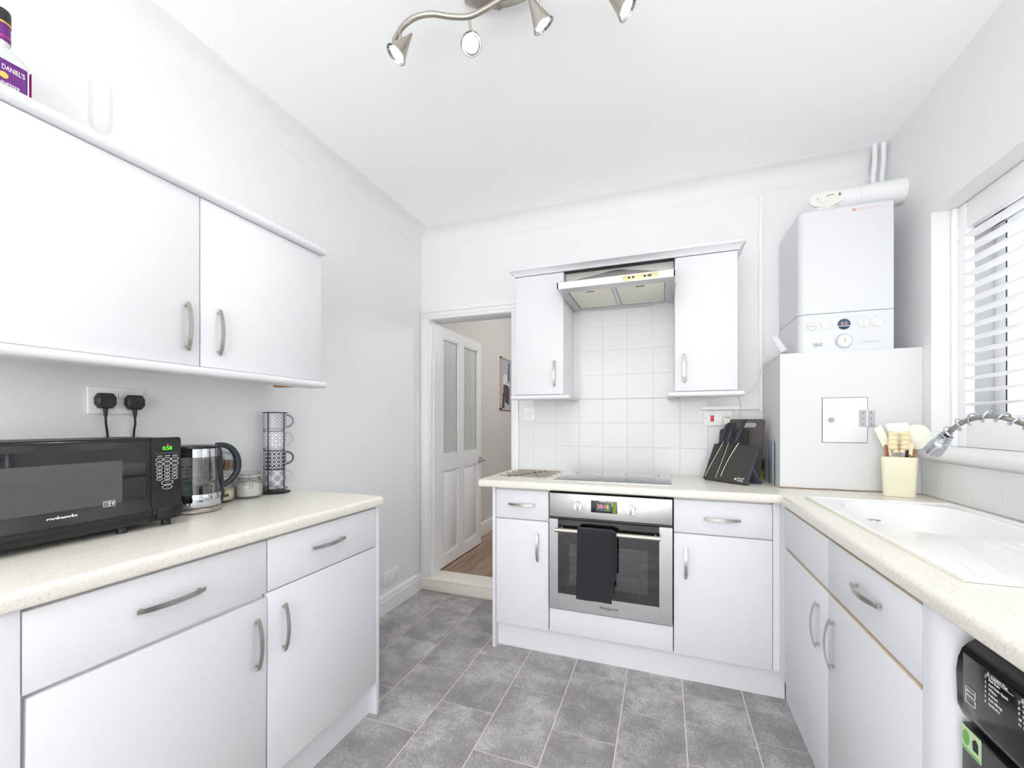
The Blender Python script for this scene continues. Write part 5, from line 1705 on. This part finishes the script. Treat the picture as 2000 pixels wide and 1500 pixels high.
def knife(s_tip, t_tip, s0, s1, th_, label, bow, hs):
    """blade from its tip (fractions of the stand face) up to a heel between s0 and s1 at 1.04; handle up to th_"""
    k = thing('kitchen_knife', label, 'knife', tuple(kb(s0 * WK, HK, 0)), 'black knives on the magnetic stand')
    tp = (s_tip * WK, t_tip * HK)
    hl, hr = (s0 * WK, 1.03 * HK), (s1 * WK, 1.05 * HK)
    edge = []
    for i in range(9):
        f = i / 8
        a = tp[0] + (hr[0] - tp[0]) * f + bow * math.sin(pi * f)
        b = tp[1] + (hr[1] - tp[1]) * f
        edge.append((a, b))
    poly = [tp] + edge[1:] + [hl]
    build('blade', MB().prism(poly, lambda a, b: kb(a, b, 0.0006), lambda a, b: kb(a, b, 0.0022)), M['blade'], k, smooth=False)
    build('cutting_edge', MB().tube([kb(a, b, 0.0020) for a, b in edge], 0.0010, k=5), M['bladeedge'], k)
    w2 = 0.011
    cxs = (hl[0] + hr[0]) / 2
    pts = [kb(cxs, 1.02 * HK, 0.003), kb(cxs - 0.001, 1.12 * HK, 0.005), kb(cxs + (hs * WK - cxs) * 0.5, (1.04 + th_) / 2 * HK, 0.007), kb(hs * WK, (th_ - 0.10) * HK, 0.006), kb(hs * WK + 0.004, th_ * HK, 0.002)]
    rings = []
    for i, p in enumerate(pts):
        ww = (0.008, 0.010, 0.0125, 0.0115, 0.0085)[i]; tt = (0.005, 0.007, 0.0085, 0.0085, 0.006)[i]
        rings.append([p + ux * (ww * math.cos(2 * pi * j / 12)) + nn * (tt * math.sin(2 * pi * j / 12)) for j in range(12)])
    build('knife_handle', MB().loft(rings), M['bluegrey'], k)
    return k


knife(0.04, 0.07, 0.095, 0.215, 1.60, 'black knife at the left of the stand, handle upright', -0.002, 0.20)
knife(0.30, 0.05, 0.27, 0.345, 1.60, 'slim black knife in the middle of the stand', 0.001, 0.33)
knife(0.41, 0.11, 0.43, 0.580, 1.70, 'largest black knife at the right, its handle tallest', -0.008, 0.555)

gj = thing('herb_jar', 'small jar with a dark green label in the worktop corner', 'jar', (0.478, 2.590, WT))
gx, gy = 0.486, 2.596
build('glass_body', MB().lathe([(0, 0.001), (0.022, 0.001), (0.024, 0.005), (0.024, 0.125), (0.018, 0.14), (0, 0.14)], gx, gy, 24, WT), M['jarglass'], gj)
build('contents', MB().lathe([(0, 0.003), (0.021, 0.003), (0.022, 0.052), (0, 0.054)], gx, gy, 20, WT), M['sponge'], gj)
build('label', MB().lathe([(0.0243, 0.056), (0.0246, 0.056), (0.0246, 0.108), (0.0243, 0.108)], gx, gy, 24, WT), M['greenlabel'], gj)
build('lid', MB().lathe([(0, 0.165), (0.018, 0.165), (0.020, 0.160), (0.020, 0.140), (0, 0.140)], gx, gy, 24, WT), M['jarglass'], gj)
gs = thing('glass_board', 'narrow blue grey glass board leaning on the boxed cupboard side', 'board', (0.507, 2.44, WT))
build('board', MB().box(0.5035, 0.5095, 2.375, 2.470, WT + 0.001, 1.128, bev=0.001), pm('blue_grey_glass', srgb(150, 160, 172), 0.15, amt=0.04), gs)

# ------------------------------------------------------------------ utensil pot
pot = thing('utensil_pot', 'cream plastic pot of kitchen utensils on the worktop corner', 'pot', (0.925, 2.205, WT))
pc = Vector((0.925, 2.200, 0)); ang = R(-20)
def potring(wx, wy, z, r=0.012, kk=3):
    out = []
    for x, y in rrect(-wx, wx, -wy, wy, r, kk):
        out.append((pc.x + x * math.cos(ang) - y * math.sin(ang), pc.y + x * math.sin(ang) + y * math.cos(ang), WT + z))
    return out
build('pot_body', MB().loft([potring(0.048, 0.034, 0.001), potring(0.050, 0.036, 0.006), potring(0.0565, 0.042, 0.166), potring(0.0540, 0.0395, 0.166), potring(0.0475, 0.0335, 0.010), potring(0.046, 0.032, 0.006)]), M['pot'], pot)
def ut(name, label, cat='utensil'):
    return thing(name, label, cat, (pc.x, pc.y, WT + 0.01), 'kitchen utensils in the cream pot')
def up(x, y, z):    # pot-local to world: x along the picture, y away
    return Vector((pc.x + x * math.cos(ang) - y * math.sin(ang), pc.y + x * math.sin(ang) + y * math.cos(ang), WT + z))
def blade2(poly, tip, t=0.004, off=0.0, lean=0.0):
    """flat head facing the room, polygon in (x, z) pot-local, at depth off, leaning sideways"""
    f0 = lambda a, b: up(a, off + lean * (b - 0.166), b)
    f1 = lambda a, b: up(a, off + lean * (b - 0.166) + t, b)
    return MB().prism(poly, f0, f1)
# tongs with scalloped cream jaws
tg = ut('tongs', 'cream scalloped kitchen tongs at the front of the pot')
sc = []
for i in range(17):
    f = i / 16
    sc.append((0.031 + 0.0035 * math.cos(f * 2 * pi * 4) - (0.014 * (1 - f / 0.3) if f < 0.3 else 0), 0.180 + 0.092 * f))
poly = [(x, z) for x, z in sc] + [(-x, z) for x, z in reversed(sc)]
for side_ in (-1, 1):
    pts, rr = [], []
    for i in range(29):
        f = i / 28
        pts.append(up(side_ * (0.0155 - 0.007 * max(0, 0.25 - f) / 0.25), -0.020, 0.184 + 0.088 * f))
        rr.append((0.0125 + 0.0030 * math.cos(f * 2 * pi * 4.5)) * (0.62 + 0.38 * min(1, f / 0.22)) * (1.0 if f < 0.95 else 0.8))
    build('jaw', MB().tube(pts, rr, k=14), M['cream'], tg)
    build('jaw_wing', MB().tube([p + Vector((side_ * 0.011, 0.0, 0.0)) for p in pts[4:]], [r * 0.62 for r in rr[4:]], k=10), M['cream'], tg)
build('arm', MB().box(pc.x - 0.006, pc.x + 0.004, pc.y - 0.028, pc.y - 0.024, WT + 0.012, WT + 0.180), M['steel'], tg, smooth=False)
# large spoon
spn = ut('serving_spoon', 'large round cream spoon at the right of the pot')
cxs, czs = 0.056, 0.250
rings = []
for i in range(9):
    f = i / 8
    rr = math.sin(f * pi / 2)
    rings.append([up(cxs + 0.044 * rr * math.cos(2 * pi * j / 24), 0.020 - 0.010 * (1 - rr * rr) + 0.0, czs + 0.052 * rr * math.sin(2 * pi * j / 24)) for j in range(24)])
mb = MB()
V = [[mb.bm.verts.new(p) for p in r] for r in rings[1:]]
for A, B in zip(V, V[1:]): mb.bridge(A, B)
mb.bm.faces.new(V[0])
mb2v = [[mb.bm.verts.new(v.co + Vector((0, -0.003, 0))) for v in V[-1]]]
mb.bridge(V[-1], mb2v[0])
build('bowl', mb, pm('ivory_nylon', srgb(238, 236, 222), 0.3), spn)
build('stem', MB().tube([up(0.050, 0.018, 0.195), up(0.038, 0.012, 0.15), up(0.020, 0.005, 0.012)], [0.007, 0.006, 0.005], k=8), M['woodh'], spn)
# angled spatula
sa = ut('spatula', 'white square ended spatula behind the tongs')
build('head', blade2([(-0.042, 0.296), (-0.037, 0.304), (0.026, 0.309), (0.031, 0.304), (0.031, 0.225), (-0.012, 0.225)], 0, t=0.003, off=0.010), M['white'], sa)
build('stem', MB().tube([up(0.004, 0.012, 0.232), up(0.0, 0.0, 0.012)], 0.005, k=8), M['offwhite'], sa)
sb = ut('spatula', 'translucent pointed spatula leaning out at the left of the pot')
build('head', blade2([(-0.078, 0.280), (-0.056, 0.300), (-0.036, 0.25), (-0.032, 0.205), (-0.050, 0.205)], 0, t=0.003, off=0.012), pm('milky_nylon', srgb(236, 232, 214), 0.3), sb)
build('stem', MB().tube([up(-0.040, 0.013, 0.212), up(-0.038, 0.010, 0.17), up(-0.020, 0.004, 0.012)], 0.0065, k=8), M['woodh'], sb)
wb = ut('wooden_spoon', 'pale flat wooden handle standing left of the tongs')
build('handle', MB().tube([up(-0.033, -0.018, 0.222), up(-0.024, -0.014, 0.16), up(-0.010, -0.006, 0.012)], [0.0045, 0.005, 0.005], k=8), pm('pale_wood', srgb(232, 218, 190), 0.5), wb)
ws = ut('whisk', 'dark coiled whisk handle beside the tongs')
coil = []
for i in range(70):
    t = i / 70 * 2 * pi * 9
    coil.append(up(0.026 + 0.006 * math.cos(t), 0.0 + 0.006 * math.sin(t), 0.165 + 0.045 * i / 70))
build('coil', MB().tube(coil, 0.0012, k=5), M['blackmatt'], ws)
build('rod', MB().tube([up(0.026, 0.0, 0.21), up(0.012, 0.0, 0.012)], 0.004, k=8), M['bluegrey'], ws)
bs = ut('brush', 'cream flat brush handle standing right of the tongs')
build('handle', blade2([(0.030, 0.172), (0.040, 0.170), (0.044, 0.222), (0.030, 0.224)], 0, t=0.005, off=-0.012), M['cream'], bs)
build('shaft', MB().tube([up(0.034, -0.010, 0.176), up(0.022, -0.008, 0.012)], 0.004, k=8), M['woodh'], bs)

# ------------------------------------------------------------------ sink
sk = thing('sink', 'white composite sink with drainer in the right worktop', 'sink', (0.77, 1.55, WT))
zr = WT + 0.009
# basin outline (world x, y) : bowl towards the far side, drainer near
bowl = []
for i in range(40):
    t = 2 * pi * i / 40
    cx_, cy_ = 0.785, 1.715
    a, b_ = 0.180, 0.255
    n_ = 3.2
    c, s_ = math.cos(t), math.sin(t)
    x = cx_ + a * math.copysign(abs(c) ** (2 / n_), c)
    y = cy_ + b_ * math.copysign(abs(s_) ** (2 / n_), s_)
    bowl.append((x, y))
outer_ = rrect(SKX0, SKX1, SKY0, SKY1, 0.035, 9)
# match the angular order of the outer outline with the bowl for the rim ring
def ang_of(p): return math.atan2(p[1] - 1.715, p[0] - 0.785) % (2 * pi)
bowl_s = sorted(bowl, key=ang_of)
import bisect
def ray_rect(t):
    c, s_ = math.cos(t), math.sin(t)
    best = 1e9
    for (v, lo, hi, ax) in ((SKX0, 0, 0, 0), (SKX1, 0, 0, 0), (SKY0, 0, 0, 1), (SKY1, 0, 0, 1)):
        d = c if ax == 0 else s_
        o_ = 0.785 if ax == 0 else 1.715
        if abs(d) > 1e-6:
            k = (v - o_) / d
            if k > 0: best = min(best, k)
    return (0.785 + c * best, 1.715 + s_ * best)
extra = [ang_of(p) for p in ((SKX0, SKY0), (SKX1, SKY0), (SKX0, SKY1), (SKX1, SKY1))]
angs = sorted([ang_of(p) for p in bowl_s] + extra)
def bowl_at(t):
    # superellipse point at polar angle t
    c, s_ = math.cos(t), math.sin(t)
    n_ = 3.2
    k = (abs(c / 0.180) ** n_ + abs(s_ / 0.255) ** n_) ** (-1 / n_)
    return (0.785 + c * k, 1.715 + s_ * k)
O = [ray_rect(t) for t in angs]
I = [bowl_at(t) for t in angs]
def sc_(P, f): return [(0.785 + (x - 0.785) * f, 1.715 + (y - 1.715) * f) for x, y in P]
def off_(P, d):
    out = []
    for x, y in P:
        out.append((min(max(x, SKX0 + d), SKX1 - d), min(max(y, SKY0 + d), SKY1 - d)))
    return out
rings = [[(x, y, WT + 0.0008) for x, y in O], [(x, y, zr - 0.002) for x, y in O], [(x, y, zr) for x, y in off_(O, 0.004)],
         [(x, y, zr) for x, y in off_(O, 0.014)], [(x, y, zr - 0.004) for x, y in off_(O, 0.020)],
         [(x, y, zr - 0.004) for x, y in sc_(I, 1.03)], [(x, y, zr - 0.010) for x, y in sc_(I, 1.0)], [(x, y, WT - 0.14) for x, y in sc_(I, 0.90)], [(x, y, WT - 0.155) for x, y in sc_(I, 0.82)], [(x, y, WT - 0.158) for x, y in sc_(I, 0.1)]]
mb = MB()
V = [[mb.bm.verts.new(p) for p in r] for r in rings]
for A, B in zip(V, V[1:]): mb.bridge(A, B)
mb.bm.faces.new(V[-1])
build('basin', mb, M['sink'], sk, angle=22)
for i in range(8):
    f = i / 7
    x0 = SKX0 + 0.035 + 0.39 * f
    build('drainer_rib', MB().tube([(x0, SKY0 + 0.03, zr - 0.0055), (0.66 + 0.24 * f, 1.405, zr - 0.0055)], 0.0032, k=6), M['sink'], sk)
build('overflow', MB().cyl((0.612, 1.600, zr - 0.004), (0.612, 1.600, zr - 0.0022), 0.016, k=24), M['chrome'], sk)
build('waste', MB().cyl((0.785, 1.715, WT - 0.1575), (0.785, 1.715, WT - 0.153), 0.035, k=24), M['chrome'], sk)
tag(build('cream_sealant', MB().box(SKX0 - 0.004, SKX0 - 0.0002, SKY0, SKY1, WT + 0.0002, WT + 0.002), pm('yellowed_sealant', srgb(226, 220, 200), 0.6, amt=0.06, scale=50), at=(0.54, 1.5, WT), smooth=False), 'yellowed sealant strip along the front edge of the sink', 'sealant')

# ------------------------------------------------------------------ sprung tap
tp_ = thing('spring_tap', 'chrome tap with a coiled spring hose arching over the sink', 'tap', (1.024, 1.36, WT))
build('tap_body', MB().lathe([(0, 0.0005), (0.0175, 0.0005), (0.0175, 0.008), (0.016, 0.012), (0.015, 0.10), (0.014, 0.108), (0, 0.108)], 1.024, 1.36, 24, WT + 0.0), M['chrome'], tp_)
build('lever', MB().tube([(1.024, 1.36, WT + 0.07), (1.020, 1.30, WT + 0.085), (1.016, 1.26, WT + 0.10)], [0.007, 0.005, 0.004], k=8), M['chrome'], tp_)
key = [(1.020, 1.36, WT + 0.10), (1.010, 1.370, 1.10), (0.965, 1.42, 1.165), (0.940, 1.51, 1.199), (0.922, 1.555, 1.214), (0.902, 1.575, 1.2275), (0.880, 1.592, 1.234), (0.860, 1.608, 1.2305), (0.841, 1.629, 1.2195), (0.823, 1.641, 1.200), (0.812, 1.652, 1.178)]
path = spline(key, 30)
# hose with ribs
rad = [0.0066 + (0.0008 if i % 4 < 2 else -0.0006) for i in range(len(path))]
build('hose', MB().tube(path, rad, k=12), pm('ribbed_grey_hose', srgb(168, 165, 160), 0.3, 0.9), tp_)
L_ = [0.0]
for a, b_ in zip(path, path[1:]): L_.append(L_[-1] + (b_ - a).length)
tot = L_[-1]
def at_len(s):
    import bisect as bs_
    i = min(max(bs_.bisect(L_, s) - 1, 0), len(path) - 2)
    f = (s - L_[i]) / max(L_[i + 1] - L_[i], 1e-9)
    p = path[i].lerp(path[i + 1], f)
    t = (path[i + 1] - path[i]).normalized()
    return p, t
coil = []
pitch = 0.0305
n_t = int(tot / pitch * 22)
for i in range(n_t):
    s = tot * i / n_t
    p, t = at_len(s)
    side = t.cross(Vector((0, 0, 1)))
    side = side.normalized() if side.length > 1e-3 else Vector((1, 0, 0))
    up_ = side.cross(t).normalized()
    an = 2 * pi * s / pitch
    coil.append(p + side * 0.0150 * math.cos(an) + up_ * 0.0150 * math.sin(an))
p, t = at_len(tot)
coil_end = coil
build('spring', MB().tube(coil_end, 0.0030, k=7), M['chrome'], tp_)
hdv = Vector((-0.016, 0.060, -0.052)).normalized()
hp = Vector(key[-1])
hdv = (Vector((0.792, 1.722, 1.098)) - hp).normalized()
tight = []
side = hdv.cross(Vector((0, 0, 1))).normalized(); up_ = side.cross(hdv)
for i in range(5 * 18):
    f = i / (5 * 18)
    an = 2 * pi * 5 * f
    tight.append(hp + hdv * (0.026 * f - 0.002) + side * (0.0145 + 0.002 * f) * math.cos(an) + up_ * (0.0145 + 0.002 * f) * math.sin(an))
build('tight_coil', MB().tube(tight, 0.0022, k=6), M['chrome'], tp_)
build('spray_head', MB().tube([hp + hdv * 0.0, hp + hdv * 0.024, hp + hdv * 0.030, hp + hdv * 0.040, hp + hdv * 0.072, hp + hdv * 0.076], [0.010, 0.0125, 0.0190, 0.0225, 0.0245, 0.0220], k=28), M['chrome'], tp_)

# ------------------------------------------------------------------ washing machine
wm_ = thing('washing_machine', 'black washing machine under the right worktop', 'washing machine', (0.76, 0.63, 0))
wy0, wy1, wzt = 0.365, 0.960, 0.860
WX = 0.500
build('cabinet', MB().box(WX + 0.03, XR - 0.03, wy0, wy1, 0.012, wzt - 0.004, bev=0.004), M['blackgloss'], wm_)
pr = [(WX + 0.03, 0.70), (WX + 0.03, wzt)]
pr += [(WX + 0.012, wzt - 0.002), (WX - 0.004, wzt - 0.012), (WX - 0.010, wzt - 0.022), (WX - 0.014, wzt - 0.035), (WX - 0.0155, 0.805), (WX - 0.016, 0.78), (WX - 0.014, 0.722), (WX - 0.006, 0.704), (WX + 0.01, 0.70)]
wp = build('control_panel', MB().prism(pr, lambda a, b: (a, wy0 + 0.034 * (max(0, b - 0.775) / 0.085) ** 2, b), lambda a, b: (a, wy1 - 0.034 * (max(0, b - 0.775) / 0.085) ** 2, b)), M['blackgloss'], wm_)
build('detergent_drawer', MB().box(WX - 0.0185, WX - 0.0145, 0.735, 0.938, 0.722, 0.822, bev=0.0015), M['blackgloss'], wp)
fp = build('front_panel', MB().box(WX - 0.010, WX + 0.03, wy0, wy1, 0.10, 0.695, bev=0.006), M['blackgloss'], wm_)
build('plinth', MB().box(WX + 0.01, WX + 0.03, wy0 + 0.003, wy1 - 0.003, 0.013, 0.098), M['blackmatt'], wm_, smooth=False)
for (x, y) in ((0.55, 0.41), (0.55, 0.91), (0.98, 0.41), (0.98, 0.91)):
    build('foot', MB().cyl((x, y, 0), (x, y, 0.013), 0.018, k=12), M['blackmatt'], wm_)
dc = Vector((WX - 0.010, 0.662, 0.42))
def torus(cx, cy, cz, R_, r_, k=48, j=10):
    rings = []
    for i in range(k):
        t = 2 * pi * i / k
        rings.append([(cx - r_ * math.cos(2 * pi * q / j), cy + (R_ + r_ * math.sin(2 * pi * q / j)) * math.cos(t), cz + (R_ + r_ * math.sin(2 * pi * q / j)) * math.sin(t)) for q in range(j)])
    return MB().loft(rings, cap=False, closed=True)
build('door_ring', torus(dc.x - 0.004, dc.y, dc.z, 0.205, 0.028), M['blackgloss'], wm_)
build('door_glass', MB().cyl((dc.x - 0.001, dc.y, dc.z), (dc.x - 0.035, dc.y, dc.z), 0.185, 0.14, k=40), M['blackglass'], wm_)
WT_ = (0, -1, 0)
def wtext(body, size, y, z, sx=1.0, align='LEFT'):
    return text('lettering', body, size, (WX - 0.0192, y, z), (0, -1, 0), (0, 0, 1), M['print'], wp, depth=0.0002, align=align, sx=sx)
build('print_panel', MB().box(WX - 0.0187, WX - 0.0150, 0.44, 0.7345, 0.722, 0.845, bev=0.001), M['blackgloss'], wp)
wtext('☆ CLEAN Plus', 0.0068, 0.880, 0.8320 - 0.014)
for i, s_ in enumerate(('1   Anti Stain', '2   Anti Stain Quick', '3   Whites', '4   Colours', '5   Anti Allergy', '6   Synthetics')):
    wtext(s_, 0.0060, 0.884, 0.8105 - i * 0.0076)
wtext('☆ SPECIALS', 0.0068, 0.812, 0.818)
for i, s_ in enumerate(('7   Anti Odour', '8   Wool', '9   Delicates', '10  Eco Cotton', '11  Rinse & Spin')):
    wtext(s_, 0.0060, 0.817, 0.8105 - i * 0.0076)
mb = MB().box(WX - 0.0195, WX - 0.0187, 0.826, 0.884, 0.8142, 0.8147).box(WX - 0.0195, WX - 0.0187, 0.750, 0.816, 0.8142, 0.8147)
build('print_lines', mb, M['print'], wp, smooth=False)
mb = MB()
for (z0, z1) in ((0.758, 0.771), (0.744, 0.7565)):
    mb.box(WX - 0.0195, WX - 0.0187, 0.906, 0.929, z0, z0 + 0.0006).box(WX - 0.0195, WX - 0.0187, 0.906, 0.929, z1 - 0.0006, z1)
    mb.box(WX - 0.0195, WX - 0.0187, 0.906, 0.9066, z0, z1).box(WX - 0.0195, WX - 0.0187, 0.9284, 0.929, z0, z1)
build('badge', mb, M['print'], wp, smooth=False)
text('lettering', 'A+++', 0.0075, (WX - 0.0192, 0.9175, 0.7645), (0, -1, 0), (0, 0, 1), M['print'], wp, depth=0.0002)
stk = build('sticker', MB().box(WX - 0.0112, WX - 0.0101, 0.908, 0.954, 0.652, 0.692), M['sticker'], fp, smooth=False, label='green and white sticker')
build('sticker_shape', MB().prism(ell(0.943, 0.674, 0.0085, 0.013, 20), lambda a, b: (WX - 0.0112, a, b), lambda a, b: (WX - 0.0115, a, b)).box(WX - 0.0115, WX - 0.0112, 0.909, 0.953, 0.6535, 0.6570), M['stgreen'], stk, smooth=False)
build('sticker_shape', MB().prism([(0.913, 0.664), (0.926, 0.664), (0.928, 0.678), (0.920, 0.685), (0.914, 0.680)], lambda a, b: (WX - 0.0112, a, b), lambda a, b: (WX - 0.0115, a, b)), M['blackprint'], stk, smooth=False)

# ------------------------------------------------------------------ bottle and flute on the left wall cabinets
ZT = cab_top + 0.0275
bt = thing('spirit_bottle', 'square shouldered clear bottle with purple label on the wall cabinet', 'bottle', (-1.575, 0.545, ZT))
bxm, bym = -1.578, 0.548
def sq(r, z, rr=0.012):
    return [(bxm + x, bym + y, ZT + z) for x, y in rrect(-r, r, -r, r, min(rr, r * 0.99), 4)]
def ci(r, z):
    return [(bxm + r * math.cos(R(a)), bym + r * math.sin(R(a)), ZT + z) for q in (0, 90, 180, 270) for a in (q, q + 22.5, q + 45, q + 67.5, q + 90)]
build('glass_body', MB().loft([sq(0.036, 0.001), sq(0.040, 0.008), sq(0.040, 0.168), sq(0.037, 0.182, 0.02), ci(0.024, 0.200), ci(0.0165, 0.208), ci(0.0175, 0.216), ci(0.0170, 0.262)]), pm('bottle_glass', srgb(208, 214, 208), 0.08, amt=0.06, scale=30, coat=0.8), bt)
lb = build('label', MB().loft([sq(0.0405, 0.012), sq(0.0407, 0.158)], cap=False), M['purple'], bt, label='purple label with white lettering and gold fruit')
build('label_border', MB().box(bxm + 0.0408, bxm + 0.0413, bym + 0.0335, bym + 0.036, ZT + 0.014, ZT + 0.158), M['print'], lb, smooth=False)
build('label_border', MB().box(bxm + 0.026, bxm + 0.0404, bym + 0.0400, bym + 0.0412, ZT + 0.012, ZT + 0.158), M['magenta'], lb, smooth=False)
xl_ = bxm + 0.0411
text('lettering', 'JACK DANIEL\'S', 0.0180, (xl_, bym - 0.004, ZT + 0.138), (0, 1, 0), (0, 0, 1), M['print'], lb, sx=0.55)
text('lettering', 'TENNESSEE', 0.0125, (xl_, bym - 0.004, ZT + 0.098), (0, 1, 0), (0, 0, 1), M['print'], lb, sx=0.75)
text('lettering', 'BLACKBERRY', 0.0150, (xl_, bym - 0.004, ZT + 0.085), (0, 1, 0), (0, 0, 1), M['print'], lb, sx=0.72)
build('fruit', MB().prism(ell(bym - 0.008, ZT + 0.118, 0.008, 0.008, 16), lambda a, b: (xl_, a, b), lambda a, b: (xl_ + 0.0006, a, b)), M['gold'], lb, smooth=False)
build('neck_wrap', MB().loft([ci(0.0182, 0.218), ci(0.0182, 0.262)], cap=False), M['purple'], bt)
build('neck_band', MB().loft([ci(0.0186, 0.226), ci(0.0186, 0.232)], cap=False), M['magenta'], bt)
build('gold_ring', MB().loft([ci(0.0198, 0.262), ci(0.0198, 0.266)]), M['gold'], bt)
build('cap', MB().loft([ci(0.0190, 0.266), ci(0.0190, 0.296), ci(0.0175, 0.299)]), M['blackmatt'], bt)
fx_, fy_ = -1.55, 0.735
ft_ = thing('champagne_flute', 'clear champagne flute standing on the left wall cabinets', 'glass', (fx_, fy_, ZT))
build('foot', MB().lathe([(0, 0.001), (0.030, 0.001), (0.030, 0.003), (0.006, 0.006), (0, 0.006)], fx_, fy_, 28, ZT), M['flute'], ft_)
build('stem', MB().lathe([(0.0035, 0.005), (0.0030, 0.04), (0.0030, 0.085), (0.006, 0.10)], fx_, fy_, 12, ZT), M['flute'], ft_)
build('bowl', MB().lathe([(0.004, 0.100), (0.018, 0.108), (0.0245, 0.120), (0.0270, 0.150), (0.0275, 0.19), (0.0255, 0.255), (0.0245, 0.255), (0.0262, 0.19), (0.0258, 0.150), (0.0232, 0.122), (0.004, 0.106)], fx_, fy_, 28, ZT), M['flute'], ft_)

# ------------------------------------------------------------------ ceiling spotlight fitting
cf = thing('ceiling_spotlight', 'brushed metal ceiling light with four cone spots on a wavy bar', 'light', (-0.48, 1.22, HC))
mb = MB()
leaf = []
ax_ = Vector((1, 0.10, 0)).normalized(); px2 = Vector((-0.10, 1, 0)).normalized()
cc = Vector((-0.475, 1.235, 0))
for i in range(24):
    t = 2 * pi * i / 24
    a = 0.135 * math.cos(t)
    b = 0.048 * math.copysign(abs(math.sin(t)) ** 1.15, math.sin(t))
    p = cc + ax_ * a + px2 * b
    leaf.append(p)
mb.loft([[(p.x, p.y, HC - 0.0005) for p in leaf], [(p.x, p.y, HC - 0.020) for p in leaf], [(cc.x + (p.x - cc.x) * 0.9, cc.y + (p.y - cc.y) * 0.9, HC - 0.026) for p in leaf]])
build('ceiling_plate', mb, M['nickel'], cf)
bar = spline([(-0.848, 1.176, 2.492), (-0.80, 1.152, 2.500), (-0.745, 1.142, 2.505), (-0.69, 1.150, 2.505), (-0.637, 1.178, 2.505), (-0.58, 1.198, 2.505), (-0.52, 1.196, 2.508), (-0.46, 1.188, 2.51),
              (-0.38, 1.190, 2.508), (-0.32, 1.205, 2.505), (-0.26, 1.235, 2.505), (-0.20, 1.25, 2.503), (-0.14, 1.235, 2.50), (-0.10, 1.21, 2.495)], 6)
build('bar', MB().tube(bar, 0.0085, k=12), M['nickel'], cf)
build('bar_stem', MB().cyl((-0.48, 1.200, 2.50), (-0.48, 1.215, HC - 0.022), 0.008, k=12), M['nickel'], cf)
spots = [((-0.765, 1.163, 2.484), (-0.812, 1.135, 2.400), (-0.815, 1.160, 2.500)),
         ((-0.600, 1.285, 2.468), (-0.582, 1.214, 2.432), (-0.583, 1.199, 2.503)),
         ((-0.385, 1.195, 2.505), (-0.346, 1.232, 2.428), (-0.35, 1.196, 2.506)),
         ((-0.160, 1.262, 2.492), (-0.100, 1.268, 2.432), (-0.155, 1.243, 2.502))]
for i, (ap, mo, jt) in enumerate(spots):
    ap, mo, jt = Vector(ap), Vector(mo), Vector(jt)
    d = (mo - ap).normalized()
    ap = mo - d * 0.092
    mbc = MB().tube([ap, ap + d * 0.02, ap + d * 0.055, mo - d * 0.002, mo], [0.003, 0.009, 0.020, 0.0325, 0.0335], k=28, cap=False)
    sp_ = build('spot_cone', mbc, M['nickel'], cf)
    build('reflector', MB().tube([mo - d * 0.001, mo - d * 0.012], [0.0320, 0.0235], k=28, cap=False), M['chrome'], sp_)
    build('lamp', MB().tube([mo - d * 0.008, mo - d * 0.0045, mo - d * 0.004], [0.0235, 0.0235, 0.0215], k=28), M['lamp'], sp_)
    u0 = d.cross(Vector((0, 0, 1))).normalized(); v0 = u0.cross(d)
    mb = MB()
    for q in range(20):
        e_ = u0 * math.cos(2 * pi * q / 20) + v0 * math.sin(2 * pi * q / 20)
        mb.tube([mo - d * 0.0034 + e_ * 0.0095, mo - d * 0.0034 + e_ * 0.0200], 0.0006, k=4)
    mb.tube([mo - d * 0.0034 + (u0 * math.cos(2 * pi * q / 24) + v0 * math.sin(2 * pi * q / 24)) * 0.0090 for q in range(24)], 0.0008, k=4, closed=True)
    build('lens_facets', mb, M['darkgrey'], sp_)
    build('rim', MB().tube([mo - d * 0.003 + (mo - mo)] + [mo], [0.0340, 0.0340], k=28, cap=False), M['nickel'], sp_)
    mid = ap + d * 0.05
    build('bracket', MB().tube([jt, mid], 0.0042, k=8), M['nickel'], sp_)
    mb = MB()
    u_ = d.cross(Vector((0, 0, 1))).normalized(); v_ = u_.cross(d)
    for q in range(4):
        c_ = mo - d * 0.020 + (v_ * math.cos(R(-30 + 20 * q)) + u_ * math.sin(R(-30 + 20 * q))) * 0.0268
        mb.cyl(c_ - v_ * 0.001, c_ + v_ * 0.001, 0.0016, k=6)
    build('vent_hole', mb, M['blackmatt'], sp_)
    l = bpy.data.lights.new('spot_lamp', 'SPOT')
    l.energy = 3.0; l.spot_size = R(165); l.spot_blend = 0.9; l.shadow_soft_size = 0.022; l.color = (1.0, 0.93, 0.84)
    lo = bpy.data.objects.new('spot_lamp', l); C.objects.link(lo)
    lo.location = mo + d * 0.004
    lo.rotation_euler = (d + Vector((0, 0, -0.8))).to_track_quat('-Z', 'Y').to_euler()
